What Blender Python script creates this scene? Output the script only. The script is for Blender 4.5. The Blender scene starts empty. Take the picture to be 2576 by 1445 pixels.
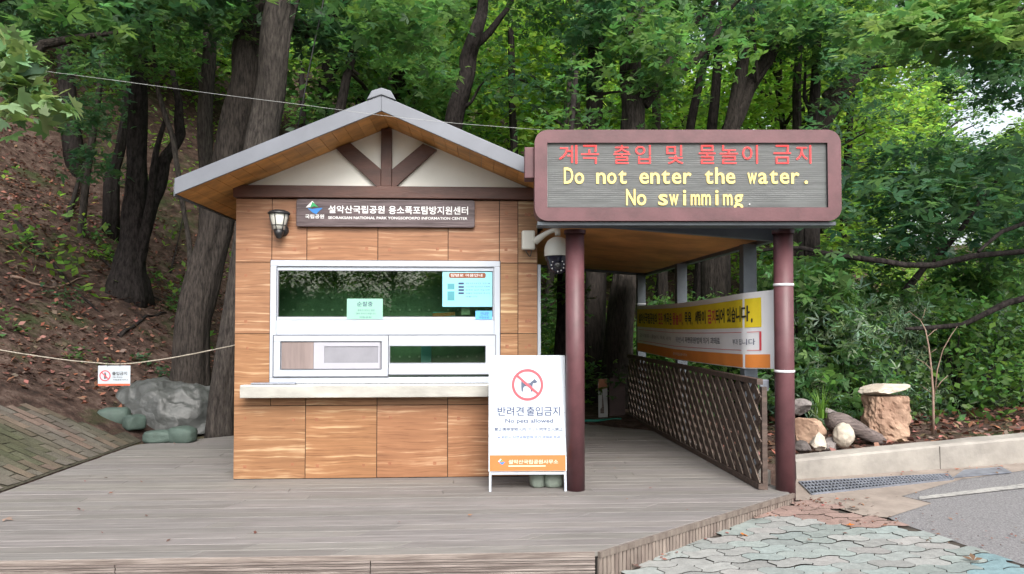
import bpy, bmesh, math, random
import numpy as np
from mathutils import Vector, Matrix, noise as mnoise
rnd = random.Random(7)
nr = np.random.default_rng(11)
SC = bpy.context.scene
COL = SC.collection
rad = math.radians

# ------------------------------------------------------------------ camera
FPX, PITCH, YAW, EYE = 1800.0, rad(1.6), rad(2.8), 1.31
cam_d = bpy.data.cameras.new('camera')
cam_d.sensor_width = 36
cam_d.lens = FPX / 2576 * 36
cam_d.shift_y = (810 - 722.5 - FPX * math.tan(PITCH)) / 2576
cam_d.clip_start, cam_d.clip_end = 0.05, 600
cam = bpy.data.objects.new('camera', cam_d)
COL.objects.link(cam)
cam.location = (0, 0, EYE)
cam.rotation_euler = (rad(90) + PITCH, 0, -YAW)
SC.camera = cam

# ------------------------------------------------------------------ light
SUN_EL, SUN_AZ = rad(44), rad(168)          # azimuth measured clockwise from +Y (into the picture)
w = bpy.data.worlds.new('World'); SC.world = w; w.use_nodes = True
nt = w.node_tree
sky = nt.nodes.new('ShaderNodeTexSky'); sky.sky_type = 'NISHITA'; sky.sun_disc = False
sky.sun_elevation = SUN_EL; sky.sun_rotation = SUN_AZ
sky.air_density, sky.dust_density, sky.ozone_density = 1.0, 4.0, 0.6
nt.nodes['Background'].inputs['Strength'].default_value = 0.15
hs_ = nt.nodes.new('ShaderNodeHueSaturation'); hs_.inputs['Saturation'].default_value = .38   # overcast: the blue is mostly veiled
nt.links.new(sky.outputs[0], hs_.inputs['Color']); nt.links.new(hs_.outputs[0], nt.nodes['Background'].inputs[0])
sd = bpy.data.lights.new('sun', 'SUN'); sd.energy = 1.3; sd.angle = rad(32); sd.color = (1.0, 0.965, 0.915)
sun = bpy.data.objects.new('sun', sd); COL.objects.link(sun)
sdir = Vector((math.sin(SUN_AZ) * math.cos(SUN_EL), math.cos(SUN_AZ) * math.cos(SUN_EL), math.sin(SUN_EL)))
sun.rotation_euler = sdir.to_track_quat('Z', 'Y').to_euler()
sun.location = (0, 0, 30)
SC.view_settings.view_transform = 'Standard'
SC.view_settings.look = 'None'
SC.view_settings.gamma = 1.0
SC.view_settings.exposure = 1.22
cy = SC.cycles
cy.max_bounces = 8; cy.diffuse_bounces = 3; cy.glossy_bounces = 3; cy.transmission_bounces = 4; cy.transparent_max_bounces = 8
cy.use_denoising = True
cy.caustics_reflective = False; cy.caustics_refractive = False

# ------------------------------------------------------------------ unprojection of measured points (photo shown 2576 x 1445)
V0 = 722.5 + cam_d.shift_y * 2576
fwd = Vector((math.sin(YAW) * math.cos(PITCH), math.cos(YAW) * math.cos(PITCH), math.sin(PITCH)))
rgt = Vector((math.cos(YAW), -math.sin(YAW), 0))
upv = rgt.cross(fwd)
CAM = Vector((0, 0, EYE))
def ray(u, v): return fwd + rgt * ((u - 1288) / FPX) + upv * ((V0 - v) / FPX)
def at(u, v, Y):
    d = ray(u, v); return CAM + d * (Y / d.y)
def gr(u, v, z=0.0):
    d = ray(u, v); return CAM + d * ((z - EYE) / d.z)
GX, GY = .03, .035
def gz(x, y): return -.08 + GX * (x - 2.42) + GY * (y - 5.41)
def gp(u, v, lift=0.0):
    d = ray(u, v)
    c = gz(0, 0) + lift
    t = (c - EYE) / (d.z - GX * d.x - GY * d.y)
    return CAM + d * t

# ------------------------------------------------------------------ materials
def mat(name, col, rough=.6, var=.15, scale=6.0, bump=0.0, stretch=(1, 1, 1), col2=None, metal=0.0, attr=False, bscale=None, detail=6, spec=.5, lo=.35, hi=.65):
    m = bpy.data.materials.new(name); m.use_nodes = True
    t = m.node_tree; N = t.nodes; L = t.links
    b = N['Principled BSDF']
    b.inputs['Roughness'].default_value = rough
    b.inputs['Metallic'].default_value = metal
    b.inputs['Specular IOR Level'].default_value = spec
    tc = N.new('ShaderNodeTexCoord'); mp = N.new('ShaderNodeMapping'); mp.inputs['Scale'].default_value = stretch
    L.new(tc.outputs['Object'], mp.inputs[0])
    no = N.new('ShaderNodeTexNoise'); no.inputs['Scale'].default_value = scale; no.inputs['Detail'].default_value = detail
    no.inputs['Roughness'].default_value = .62
    L.new(mp.outputs[0], no.inputs['Vector'])
    cr = N.new('ShaderNodeValToRGB')
    c2 = col2 or tuple(min(1, c * (1 + var)) for c in col)
    c1 = col if col2 else tuple(c * (1 - var) for c in col)
    cr.color_ramp.elements[0].position = lo; cr.color_ramp.elements[1].position = hi
    cr.color_ramp.elements[0].color = (*c1, 1); cr.color_ramp.elements[1].color = (*c2, 1)
    L.new(no.outputs['Fac'], cr.inputs[0])
    out = cr.outputs[0]
    if attr:
        at_ = N.new('ShaderNodeAttribute'); at_.attribute_name = 'tint'
        mx = N.new('ShaderNodeMix'); mx.data_type = 'RGBA'; mx.blend_type = 'MULTIPLY'; mx.inputs[0].default_value = 1
        L.new(out, mx.inputs[6]); L.new(at_.outputs['Color'], mx.inputs[7]); out = mx.outputs[2]
    L.new(out, b.inputs['Base Color'])
    if bump:
        bn = N.new('ShaderNodeTexNoise'); bn.inputs['Scale'].default_value = bscale or scale * 3; bn.inputs['Detail'].default_value = 8
        L.new(mp.outputs[0], bn.inputs['Vector'])
        bp = N.new('ShaderNodeBump'); bp.inputs['Strength'].default_value = bump; bp.inputs['Distance'].default_value = .02
        L.new(bn.outputs['Fac'], bp.inputs['Height']); L.new(bp.outputs[0], b.inputs['Normal'])
    m['out'] = 1
    return m
def emit(name, col, strength, base=(.1, .1, .1)):
    m = bpy.data.materials.new(name); m.use_nodes = True
    b = m.node_tree.nodes['Principled BSDF']
    b.inputs['Base Color'].default_value = (*base, 1)
    b.inputs['Emission Color'].default_value = (*col, 1); b.inputs['Emission Strength'].default_value = strength
    return m
def glass(name, tint, refl=.6, rough=.0):
    m = bpy.data.materials.new(name); m.use_nodes = True
    t = m.node_tree; N = t.nodes; L = t.links
    for n in list(N):
        if n.type != 'OUTPUT_MATERIAL': N.remove(n)
    o = [n for n in N if n.type == 'OUTPUT_MATERIAL'][0]
    tr = N.new('ShaderNodeBsdfTransparent'); tr.inputs[0].default_value = (*tint, 1)
    gl = N.new('ShaderNodeBsdfGlossy'); gl.inputs['Roughness'].default_value = rough
    fr = N.new('ShaderNodeFresnel'); fr.inputs['IOR'].default_value = 1.5
    ma = N.new('ShaderNodeMath'); ma.operation = 'MULTIPLY_ADD'; ma.inputs[1].default_value = refl; ma.inputs[2].default_value = .06 * refl
    mx = N.new('ShaderNodeMixShader')
    L.new(fr.outputs[0], ma.inputs[0]); L.new(ma.outputs[0], mx.inputs[0]); L.new(tr.outputs[0], mx.inputs[1]); L.new(gl.outputs[0], mx.inputs[2]); L.new(mx.outputs[0], o.inputs[0])
    return m
def leafmat(name, col, trans, mixf=.45, rough=.45):
    m = bpy.data.materials.new(name); m.use_nodes = True
    t = m.node_tree; N = t.nodes; L = t.links
    b = N['Principled BSDF']; b.inputs['Roughness'].default_value = rough; b.inputs['Specular IOR Level'].default_value = .35
    o = [n for n in N if n.type == 'OUTPUT_MATERIAL'][0]
    at_ = N.new('ShaderNodeAttribute'); at_.attribute_name = 'tint'
    def mul(c):
        mx = N.new('ShaderNodeMix'); mx.data_type = 'RGBA'; mx.blend_type = 'MULTIPLY'; mx.inputs[0].default_value = 1
        mx.inputs[6].default_value = (*c, 1); L.new(at_.outputs['Color'], mx.inputs[7]); return mx.outputs[2]
    L.new(mul(col), b.inputs['Base Color'])
    tr = N.new('ShaderNodeBsdfTranslucent'); L.new(mul(trans), tr.inputs[0])
    ms = N.new('ShaderNodeMixShader'); ms.inputs[0].default_value = mixf
    L.new(b.outputs[0], ms.inputs[1]); L.new(tr.outputs[0], ms.inputs[2]); L.new(ms.outputs[0], o.inputs[0])
    return m
def woodpanel(name, c1, c2, c3):
    """board with horizontal grain; grain differs from panel to panel through the tint attribute"""
    m = bpy.data.materials.new(name); m.use_nodes = True
    t = m.node_tree; N = t.nodes; L = t.links; b = N['Principled BSDF']; b.inputs['Roughness'].default_value = .5
    tc = N.new('ShaderNodeTexCoord'); at_ = N.new('ShaderNodeAttribute'); at_.attribute_name = 'tint'
    sc = N.new('ShaderNodeVectorMath'); sc.operation = 'SCALE'; sc.inputs['Scale'].default_value = 40
    L.new(at_.outputs['Vector'], sc.inputs[0])
    ad = N.new('ShaderNodeVectorMath'); ad.operation = 'ADD'; L.new(tc.outputs['Object'], ad.inputs[0]); L.new(sc.outputs[0], ad.inputs[1])
    wn = N.new('ShaderNodeTexNoise'); wn.inputs['Scale'].default_value = 2.2; wn.inputs['Detail'].default_value = 2
    L.new(ad.outputs[0], wn.inputs['Vector'])
    wv = N.new('ShaderNodeVectorMath'); wv.operation = 'MULTIPLY_ADD'; wv.inputs[1].default_value = (.0, .0, .055)
    L.new(wn.outputs['Color'], wv.inputs[0]); L.new(ad.outputs[0], wv.inputs[2])
    def ns(scale, det, st):
        mp = N.new('ShaderNodeMapping'); mp.inputs['Scale'].default_value = st; L.new(wv.outputs[0], mp.inputs[0])
        n = N.new('ShaderNodeTexNoise'); n.inputs['Scale'].default_value = scale; n.inputs['Detail'].default_value = det; n.inputs['Roughness'].default_value = .6
        L.new(mp.outputs[0], n.inputs['Vector']); return n.outputs['Fac']
    r = N.new('ShaderNodeValToRGB'); e = r.color_ramp.elements
    e[0].position = .32; e[0].color = (*c1, 1); e[1].position = .55; e[1].color = (*c2, 1)
    x = e.new(.72); x.color = (*c3, 1)
    zn = N.new('ShaderNodeTexNoise'); zn.inputs['Scale'].default_value = 3.0; zn.inputs['Detail'].default_value = 3; L.new(ad.outputs[0], zn.inputs['Vector'])
    sm = N.new('ShaderNodeMath'); sm.operation = 'MULTIPLY_ADD'; sm.inputs[1].default_value = .34; L.new(zn.outputs['Fac'], sm.inputs[0])
    ms = N.new('ShaderNodeMath'); ms.operation = 'MULTIPLY_ADD'; ms.inputs[1].default_value = .80; ms.inputs[2].default_value = -.065
    L.new(ns(1.0, 8, (1.7, 1.7, 44)), ms.inputs[0]); L.new(ms.outputs[0], sm.inputs[2]); L.new(sm.outputs[0], r.inputs[0])
    fine = N.new('ShaderNodeValToRGB'); fine.color_ramp.elements[0].position = .38; fine.color_ramp.elements[0].color = (.55, .48, .42, 1)
    fine.color_ramp.elements[1].position = .46; fine.color_ramp.elements[1].color = (1, 1, 1, 1)
    L.new(ns(1.0, 4, (3, 3, 95)), fine.inputs[0])
    mx = N.new('ShaderNodeMix'); mx.data_type = 'RGBA'; mx.blend_type = 'MULTIPLY'; mx.inputs[0].default_value = .6
    L.new(r.outputs[0], mx.inputs[6]); L.new(fine.outputs[0], mx.inputs[7])
    hv = N.new('ShaderNodeMix'); hv.data_type = 'RGBA'; hv.blend_type = 'MULTIPLY'; hv.inputs[0].default_value = .32
    L.new(mx.outputs[2], hv.inputs[6]); L.new(at_.outputs['Color'], hv.inputs[7])
    L.new(hv.outputs[2], b.inputs['Base Color'])
    bp = N.new('ShaderNodeBump'); bp.inputs['Strength'].default_value = .12; bp.inputs['Distance'].default_value = .01
    L.new(ns(1.0, 6, (3, 3, 60)), bp.inputs['Height']); L.new(bp.outputs[0], b.inputs['Normal'])
    return m

M = {}
M['panel'] = woodpanel('cedar_panel', (.225, .108, .050), (.300, .148, .069), (.56, .39, .23))
M['plug'] = mat('panel_plug', (.27, .11, .055), .6, .2, 30)
M['gap'] = mat('dark_joint', (.03, .022, .018), .9)
M['brownbeam'] = mat('brown_timber', (.085, .036, .026), .5, .25, 3, .15, (1, 4, 4), bscale=20)
M['cream'] = mat('cream_render', (.80, .80, .75), .8, .04, 3)
M['soffit'] = mat('soffit_board', (.52, .25, .07), .55, .3, 4, .1, (1, 2, 1), attr=True)
M['roofmetal'] = mat('grey_roof_metal', (.145, .155, .178), .45, .12, 2, 0, metal=.2)
M['white'] = mat('white_frame', (.45, .49, .55), .35, .03, 2)
M['greyreflection'] = mat('grey_reflection_film', (.26, .26, .29), .25, .12, 3)  # frosted grey pane, with the grey reflection put into its colour
M['brownreflection'] = mat('brown_painted_reflection', (.25, .20, .19), .3, .2, 3, stretch=(4, 1, .4))  # brown tone painted in place of a reflection in the glass
M['steel'] = mat('stainless_steel', (.66, .65, .60), .25, .15, 3, .25, (1, 1, 2), metal=.45, bscale=5)
M['signboard'] = mat('dark_stained_board', (.042, .026, .028), .5, .5, 2, .25, (1.2, 1, 22), col2=(.13, .095, .10), bscale=4)
M['lettering'] = mat('white_lettering', (.82, .82, .82), .5, .03)
M['green'] = mat('emblem_green', (.03, .35, .12), .5, .05)
M['blue'] = mat('emblem_blue', (.03, .20, .55), .5, .05)
M['maroon'] = mat('maroon_paint', (.105, .042, .048), .50, .22, 5, .05, bscale=60)
M['ledpanel'] = mat('display_slats', (.245, .255, .255), .6, .15, 4, 0, (1, 1, 12))
M['ledred'] = emit('red_light_dots', (1, .02, .02), .62, (.25, .02, .02))
M['ledyel'] = emit('amber_light_dots', (1, .72, .14), .40, (.5, .4, .15))
M['ledoff'] = mat('dim_dot', (.45, .45, .45))
M['postgrey'] = mat('dark_grey_steel', (.085, .10, .118), .45, .2, 4)
M['canopysoffit'] = mat('canopy_plywood', (.48, .22, .07), .6, .3, 2.2, .1, (1, 1, 1), bscale=30)
M['black'] = mat('black_plastic', (.02, .02, .022), .4, .2, 8)
M['offwhite'] = mat('offwhite_plastic', (.66, .66, .60), .4, .04, 4)
M['lampglass'] = mat('frosted_lamp_glass', (.52, .52, .47), .25, .06, 5)
M['bulb'] = mat('lamp_bulb', (.85, .84, .78), .4, .02)
M['lattice'] = mat('dark_lattice_timber', (.075, .052, .042), .7, .35, 5, .2, (1, 6, 6))
M['latedge'] = mat('pale_lattice_edge', (.42, .34, .26), .7, .3, 20)
M['deck'] = mat('weathered_deck', (.128, .120, .114), .74, .2, 2.0, .3, (1.2, 20, 4), col2=(.222, .211, .202), attr=True, bscale=5, lo=.3, hi=.7)
M['deckside'] = mat('deck_skirt', (.15, .12, .105), .8, .3, 4, .3, (6, 6, 1), col2=(.27, .23, .20), attr=True, bscale=12)
M['void'] = mat('under_deck', (.02, .017, .015), .95)
M['paper'] = mat('white_sheet', (.48, .53, .58), .45, .02)
M['orange'] = mat('orange_print', (.56, .155, .035), .5, .04)
M['navy'] = mat('navy_print', (.03, .045, .12), .5, .05)
M['redprint'] = mat('red_print', (.66, .07, .09), .5, .05)
M['dogink'] = mat('dark_slate_print', (.06, .08, .13), .5, .05)
M['yellow'] = mat('yellow_print', (.84, .66, .03), .55, .05)
M['blackink'] = mat('black_print', (.03, .03, .03), .5, .05)
M['greyink'] = mat('grey_print', (.30, .31, .36), .5, .1)
M['cloth'] = mat('white_banner_cloth', (.84, .85, .88), .7, .03, 3)
M['tie'] = mat('white_strap', (.7, .7, .72), .5, .05)
M['poster'] = mat('pale_blue_poster', (.25, .60, .72), .4, .05, 2)
M['teal'] = mat('teal_print', (.07, .28, .33), .4, .1)
M['pill'] = mat('brown_title_print', (.22, .07, .03), .4, .05)
M['mint'] = mat('mint_placard', (.26, .50, .40), .4, .05, 2)
M['peg'] = mat('dark_pegboard', (.24, .33, .24), .7, .3, 2)
M['pin'] = mat('pale_peg', (.6, .62, .55), .4)
M['room'] = mat('room_wall', (.62, .68, .58), .8, .1, 1)
M['concrete'] = mat('worn_concrete', (.20, .185, .168), .85, .2, 3.0, .35, col2=(.34, .315, .28), bscale=14, lo=.3, hi=.7)
M['asphalt'] = mat('asphalt', (.11, .107, .11), .85, .3, 90, .5, col2=(.245, .238, .242), bscale=160, detail=4)
M['apron'] = mat('beige_concrete', (.20, .165, .14), .85, .15, 5, .25, col2=(.28, .235, .20), bscale=20)
M['roadpaint'] = mat('worn_road_paint', (.19, .185, .18), .8, .2, 22, .2, col2=(.34, .33, .31), lo=.38, hi=.56)
M['paver'] = mat('pavers', (.78, .78, .78), .8, .12, 18, .3, col2=(1, 1, 1), attr=True, bscale=60)
M['joint'] = mat('paver_joint', (.045, .036, .028), .95, .4, 30)
M['brick'] = mat('mossy_bricks', (.7, .7, .7), .9, .3, 9, .4, col2=(1, 1, 1), attr=True, bscale=50)
M['rockwarm'] = mat('warm_rock', (.22, .13, .088), .85, .3, 4, .5, col2=(.40, .27, .19), bscale=12)
M['rockpale'] = mat('pale_rock', (.36, .31, .25), .85, .2, 7, .5, col2=(.52, .46, .385), bscale=20)
M['rockgrey'] = mat('grey_rock', (.15, .13, .125), .85, .3, 5, .5, col2=(.30, .27, .26), bscale=16)
M['rockdark'] = mat('dark_rock', (.05, .043, .04), .85, .3, 5, .5, col2=(.12, .10, .095), bscale=16)
M['log'] = mat('driftwood', (.06, .045, .042), .85, .4, 4, .6, (2, 14, 14), col2=(.17, .135, .125), bscale=6)
M['galv'] = mat('galvanised_steel', (.26, .28, .33), .45, .2, 12, metal=.6)
M['tarp'] = mat('grey_tarp', (.085, .09, .088), .5, .3, 4, .5, (1, .6, 1.4), bscale=14)
M['sandbag'] = mat('green_sandbag', (.062, .092, .078), .7, .2, 5, .25, bscale=120)
M['rope'] = mat('pale_rope', (.36, .32, .26), .8, .3, 60)
M['wirewhite'] = mat('pale_wire', (.36, .37, .36), .5)
M['hose'] = mat('teal_hose', (.02, .22, .17), .4)
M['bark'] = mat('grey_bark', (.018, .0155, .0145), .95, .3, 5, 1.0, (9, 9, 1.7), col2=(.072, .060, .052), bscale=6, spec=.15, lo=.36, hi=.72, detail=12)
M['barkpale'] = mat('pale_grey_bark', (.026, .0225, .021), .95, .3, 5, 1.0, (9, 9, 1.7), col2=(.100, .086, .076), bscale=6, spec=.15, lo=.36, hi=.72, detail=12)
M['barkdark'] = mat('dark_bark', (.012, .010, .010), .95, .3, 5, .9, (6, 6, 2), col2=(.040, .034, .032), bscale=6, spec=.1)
M['twig'] = mat('pale_twig', (.25, .17, .13), .8, .2, 12)
M['leafmid'] = leafmat('leaf_mid', (.070, .152, .054), (.16, .35, .085))
M['leafdark'] = leafmat('leaf_dark', (.050, .114, .060), (.10, .24, .09))
M['leafbright'] = leafmat('leaf_bright', (.12, .235, .048), (.33, .58, .085), .5)  # sunlight on the far foliage put into a lighter yellow-green
M['leafsoft'] = leafmat('leaf_soft', (.18, .29, .14), (.2, .34, .09), .4)
M['leafgold'] = leafmat('leaf_pale', (.15, .29, .10), (.24, .44, .12), .4)
M['leafsilver'] = leafmat('leaf_silver', (.13, .21, .13), (.12, .24, .08), .3)
M['leafshrub'] = leafmat('leaf_shrub', (.07, .155, .045), (.16, .34, .06), .45)
M['litter'] = leafmat('dry_leaf', (.15, .096, .074), (.09, .055, .035), .15, .7)
M['grassblade'] = leafmat('grass_blade', (.13, .26, .04), (.22, .42, .05), .4)

def tarpmat():
    m = mat('grey_tarp', (.066, .070, .068), .5, .3, 3, 0, (1, .6, 1.4)); t = m.node_tree; N = t.nodes; L = t.links; tc = N.new('ShaderNodeTexCoord')
    n1 = N.new('ShaderNodeTexNoise'); n1.inputs['Scale'].default_value = 3; n1.inputs['Detail'].default_value = 4; L.new(tc.outputs['Object'], n1.inputs['Vector'])
    v1 = N.new('ShaderNodeVectorMath'); v1.operation = 'MULTIPLY_ADD'; v1.inputs[1].default_value = (.5, .5, .5); L.new(n1.outputs['Color'], v1.inputs[0]); L.new(tc.outputs['Object'], v1.inputs[2])
    vo = N.new('ShaderNodeTexVoronoi'); vo.feature = 'DISTANCE_TO_EDGE'; vo.inputs['Scale'].default_value = 3.6; L.new(v1.outputs[0], vo.inputs['Vector'])
    bp = N.new('ShaderNodeBump'); bp.inputs['Strength'].default_value = .36; bp.inputs['Distance'].default_value = .10; L.new(vo.outputs['Distance'], bp.inputs['Height']); L.new(bp.outputs[0], N['Principled BSDF'].inputs['Normal']); return m
M['tarp'] = tarpmat()
def soilmat():
    m = bpy.data.materials.new('forest_soil'); m.use_nodes = True
    t = m.node_tree; N = t.nodes; L = t.links; b = N['Principled BSDF']; b.inputs['Roughness'].default_value = .95; b.inputs['Specular IOR Level'].default_value = .15
    tc = N.new('ShaderNodeTexCoord')
    def ns(s, d):
        n = N.new('ShaderNodeTexNoise'); n.inputs['Scale'].default_value = s; n.inputs['Detail'].default_value = d; n.inputs['Roughness'].default_value = .7
        L.new(tc.outputs['Object'], n.inputs['Vector']); return n.outputs['Fac']
    r = N.new('ShaderNodeValToRGB'); e = r.color_ramp.elements
    e[0].position = .32; e[0].color = (.024, .018, .016, 1); e[1].position = .66; e[1].color = (.150, .108, .090, 1)
    x = e.new(.5); x.color = (.075, .047, .038, 1)
    L.new(ns(5.5, 12), r.inputs[0])
    g = N.new('ShaderNodeValToRGB'); g.color_ramp.elements[0].position = .55; g.color_ramp.elements[0].color = (0, 0, 0, 1); g.color_ramp.elements[1].position = .66; g.color_ramp.elements[1].color = (.75, .75, .75, 1)
    L.new(ns(.8, 5), g.inputs[0])
    mx = N.new('ShaderNodeMix'); mx.data_type = 'RGBA'; L.new(g.outputs[0], mx.inputs[0]); L.new(r.outputs[0], mx.inputs[6]); mx.inputs[7].default_value = (.04, .065, .022, 1)
    L.new(mx.outputs[2], b.inputs['Base Color'])
    bp = N.new('ShaderNodeBump'); bp.inputs['Strength'].default_value = .9; bp.inputs['Distance'].default_value = .06
    L.new(ns(9, 10), bp.inputs['Height']); L.new(bp.outputs[0], b.inputs['Normal'])
    return m
M['soil'] = soilmat()

# ------------------------------------------------------------------ mesh helpers
class MB:
    def __init__(s): s.v = []; s.f = []; s.m = []; s.c = []; s.smooth = []
    def add(s, vs, fs, mi=0, tint=None, smooth=False):
        o = len(s.v); s.v += [tuple(p) for p in vs]
        for f in fs:
            s.f.append([i + o for i in f]); s.m.append(mi); s.c.append(tint or (1, 1, 1)); s.smooth.append(smooth)
    def box(s, x0, x1, y0, y1, z0, z1, mi=0, tint=None):
        s.add([(x0, y0, z0), (x1, y0, z0), (x1, y1, z0), (x0, y1, z0), (x0, y0, z1), (x1, y0, z1), (x1, y1, z1), (x0, y1, z1)],
              [(0, 3, 2, 1), (4, 5, 6, 7), (0, 1, 5, 4), (1, 2, 6, 5), (2, 3, 7, 6), (3, 0, 4, 7)], mi, tint)
    def prism(s, pts, off, mi=0, tint=None, side=None):
        """closed polygon of 3D points, extruded by the vector off"""
        n = len(pts); a = [Vector(p) for p in pts]; b = [p + Vector(off) for p in a]
        s.add(a + b, [list(range(n))], mi, tint)
        o = len(s.v) - 2 * n
        s.f.append([o + n + i for i in reversed(range(n))]); s.m.append(mi); s.c.append(tint or (1, 1, 1)); s.smooth.append(False)
        for i in range(n):
            j = (i + 1) % n
            s.f.append([o + j, o + i, o + n + i, o + n + j]); s.m.append(mi if side is None else side); s.c.append(tint or (1, 1, 1)); s.smooth.append(False)
    def bar(s, a, b, w, h, up=(0, 0, 1), mi=0, tint=None):
        a = Vector(a); b = Vector(b); d = (b - a).normalized(); r = d.cross(Vector(up)).normalized(); u = r.cross(d)
        q = [r * (w / 2) + u * (h / 2), -r * (w / 2) + u * (h / 2), -r * (w / 2) - u * (h / 2), r * (w / 2) - u * (h / 2)]
        s.prism([a + p for p in q], b - a, mi, tint)
    def tube(s, path, rads, n=10, mi=0, cap=True, wob=0.0, seed=0.0):
        path = [Vector(p) for p in path]; K = len(path); rings = []; ref = Vector((0.3, 1, 0.1)).normalized()
        for k in range(K):
            d = (path[min(k + 1, K - 1)] - path[max(k - 1, 0)]).normalized()
            r = d.cross(ref)
            if r.length < .05: r = d.cross(Vector((1, 0, 0)))
            r.normalize(); u = r.cross(d)
            ring = []
            for i in range(n):
                a = 2 * math.pi * i / n; rr = rads[k]
                if wob: rr *= 1 + wob * mnoise.noise(Vector((math.cos(a) * 1.6, math.sin(a) * 1.6, k * .22 + seed))) + .13 * mnoise.noise(Vector((math.cos(a) * 7, math.sin(a) * 7, k * .14 + seed)))
                ring.append(path[k] + r * (math.cos(a) * rr) + u * (math.sin(a) * rr))
            rings.append(ring)
        vs = [p for r_ in rings for p in r_]; fs = []
        for k in range(K - 1):
            for i in range(n):
                j = (i + 1) % n
                fs.append((k * n + i, k * n + j, (k + 1) * n + j, (k + 1) * n + i))
        s.add(vs, fs, mi, None, True)
        if cap:
            o = len(s.v) - K * n
            s.f.append([o + i for i in reversed(range(n))]); s.f.append([o + (K - 1) * n + i for i in range(n)])
            s.m += [mi] * 2; s.c += [(1, 1, 1)] * 2; s.smooth += [False] * 2
    def lathe(s, prof, c, n=24, mi=0, axis=(0, 0, 1)):
        """prof: list of (radius, height along axis)"""
        c = Vector(c); ax = Vector(axis).normalized(); r = ax.cross(Vector((0, 1, 0.01))).normalized(); u = ax.cross(r)
        vs = []; fs = []
        for (R_, h) in prof:
            for i in range(n):
                a = 2 * math.pi * i / n; vs.append(c + ax * h + r * (R_ * math.cos(a)) + u * (R_ * math.sin(a)))
        for k in range(len(prof) - 1):
            for i in range(n):
                j = (i + 1) % n; fs.append((k * n + i, k * n + j, (k + 1) * n + j, (k + 1) * n + i))
        s.add(vs, fs, mi, None, True)
    def build(s, name, mats, parent=None, base=None, bevel=0.0):
        if base is None: base = Vector(parent['origin']) if parent is not None else Vector((0, 0, 0))
        base = Vector(base)
        me = bpy.data.meshes.new(name)
        me.from_pydata([tuple(Vector(p) - base) for p in s.v], [], s.f)
        for m_ in (mats if isinstance(mats, (list, tuple)) else [mats]): me.materials.append(m_)
        me.polygons.foreach_set('material_index', s.m)
        me.polygons.foreach_set('use_smooth', s.smooth)
        ca = me.color_attributes.new('tint', 'FLOAT_COLOR', 'CORNER')
        arr = np.ones((len(me.loops), 4), np.float32); k = 0
        for f, c in zip(s.f, s.c):
            arr[k:k + len(f), :3] = c; k += len(f)
        ca.data.foreach_set('color', arr.ravel())
        me.update()
        bm = bmesh.new(); bm.from_mesh(me); bmesh.ops.recalc_face_normals(bm, faces=bm.faces); bm.to_mesh(me); bm.free()
        o = bpy.data.objects.new(name, me); COL.objects.link(o)
        if parent is not None:
            o.parent = parent
            o['origin'] = parent['origin']
        else:
            o.location = base; o['origin'] = list(base)
        if bevel:
            b = o.modifiers.new('bevel', 'BEVEL'); b.width = bevel; b.segments = 2; b.limit_method = 'ANGLE'; b.angle_limit = rad(40)
        return o
def thing(name, label, cat, base, group=None):
    o = bpy.data.objects.new(name, None); COL.objects.link(o); o.empty_display_size = .1
    o.location = base; o['origin'] = list(base)
    return tag(o, label, cat, group)
def tag(o, label=None, cat=None, group=None, kind=None):
    if label: o['label'] = label
    if cat: o['category'] = cat
    if group: o['group'] = group
    if kind: o['kind'] = kind
    return o

class Fr:
    """a flat frame: origin, right, up; normal = right x up points to the viewer"""
    def __init__(s, o, r, u): s.o = Vector(o); s.r = Vector(r).normalized(); s.u = Vector(u).normalized(); s.n = s.r.cross(s.u)
    def p(s, x, y, z=0.0): return s.o + s.r * x + s.u * y + s.n * z
    def rect(s, mb, x0, x1, y0, y1, z0, z1, mi=0, tint=None):
        mb.prism([s.p(x0, y0, z0), s.p(x1, y0, z0), s.p(x1, y1, z0), s.p(x0, y1, z0)], s.n * (z1 - z0), mi, tint)
    def poly(s, mb, pts, z0, z1, mi=0, tint=None):
        mb.prism([s.p(x, y, z0) for x, y in pts], s.n * (z1 - z0), mi, tint)
    def ring(s, mb, cx, cy, r0, r1, z0, z1, mi=0, n=40):
        for i in range(n):
            a, b = 2 * math.pi * i / n, 2 * math.pi * (i + 1) / n
            s.poly(mb, [(cx + r0 * math.cos(a), cy + r0 * math.sin(a)), (cx + r1 * math.cos(a), cy + r1 * math.sin(a)),
                        (cx + r1 * math.cos(b), cy + r1 * math.sin(b)), (cx + r0 * math.cos(b), cy + r0 * math.sin(b))], z0, z1, mi)

_glyph = {}
def glyphs(txt, bold=0.0):
    """flat mesh of the text at size 1, (verts, faces, bbox)"""
    k = (txt, bold)
    if k in _glyph: return _glyph[k]
    cu = bpy.data.curves.new('text', 'FONT'); cu.body = txt; cu.size = 1; cu.resolution_u = 3; cu.offset = bold; cu.fill_mode = 'FRONT'
    ob = bpy.data.objects.new('text', cu); COL.objects.link(ob)
    bpy.context.view_layer.update()
    me = bpy.data.meshes.new_from_object(ob.evaluated_get(bpy.context.evaluated_depsgraph_get()))
    v = [(p.co.x, p.co.y) for p in me.vertices]; f = [tuple(p.vertices) for p in me.polygons]
    bpy.data.objects.remove(ob); bpy.data.curves.remove(cu); bpy.data.meshes.remove(me)
    if v:
        a = np.array(v); bb = (a[:, 0].min(), a[:, 1].min(), a[:, 0].max(), a[:, 1].max())
    else: bb = (0, 0, .3, .7)
    _glyph[k] = (v, f, bb); return _glyph[k]
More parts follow.
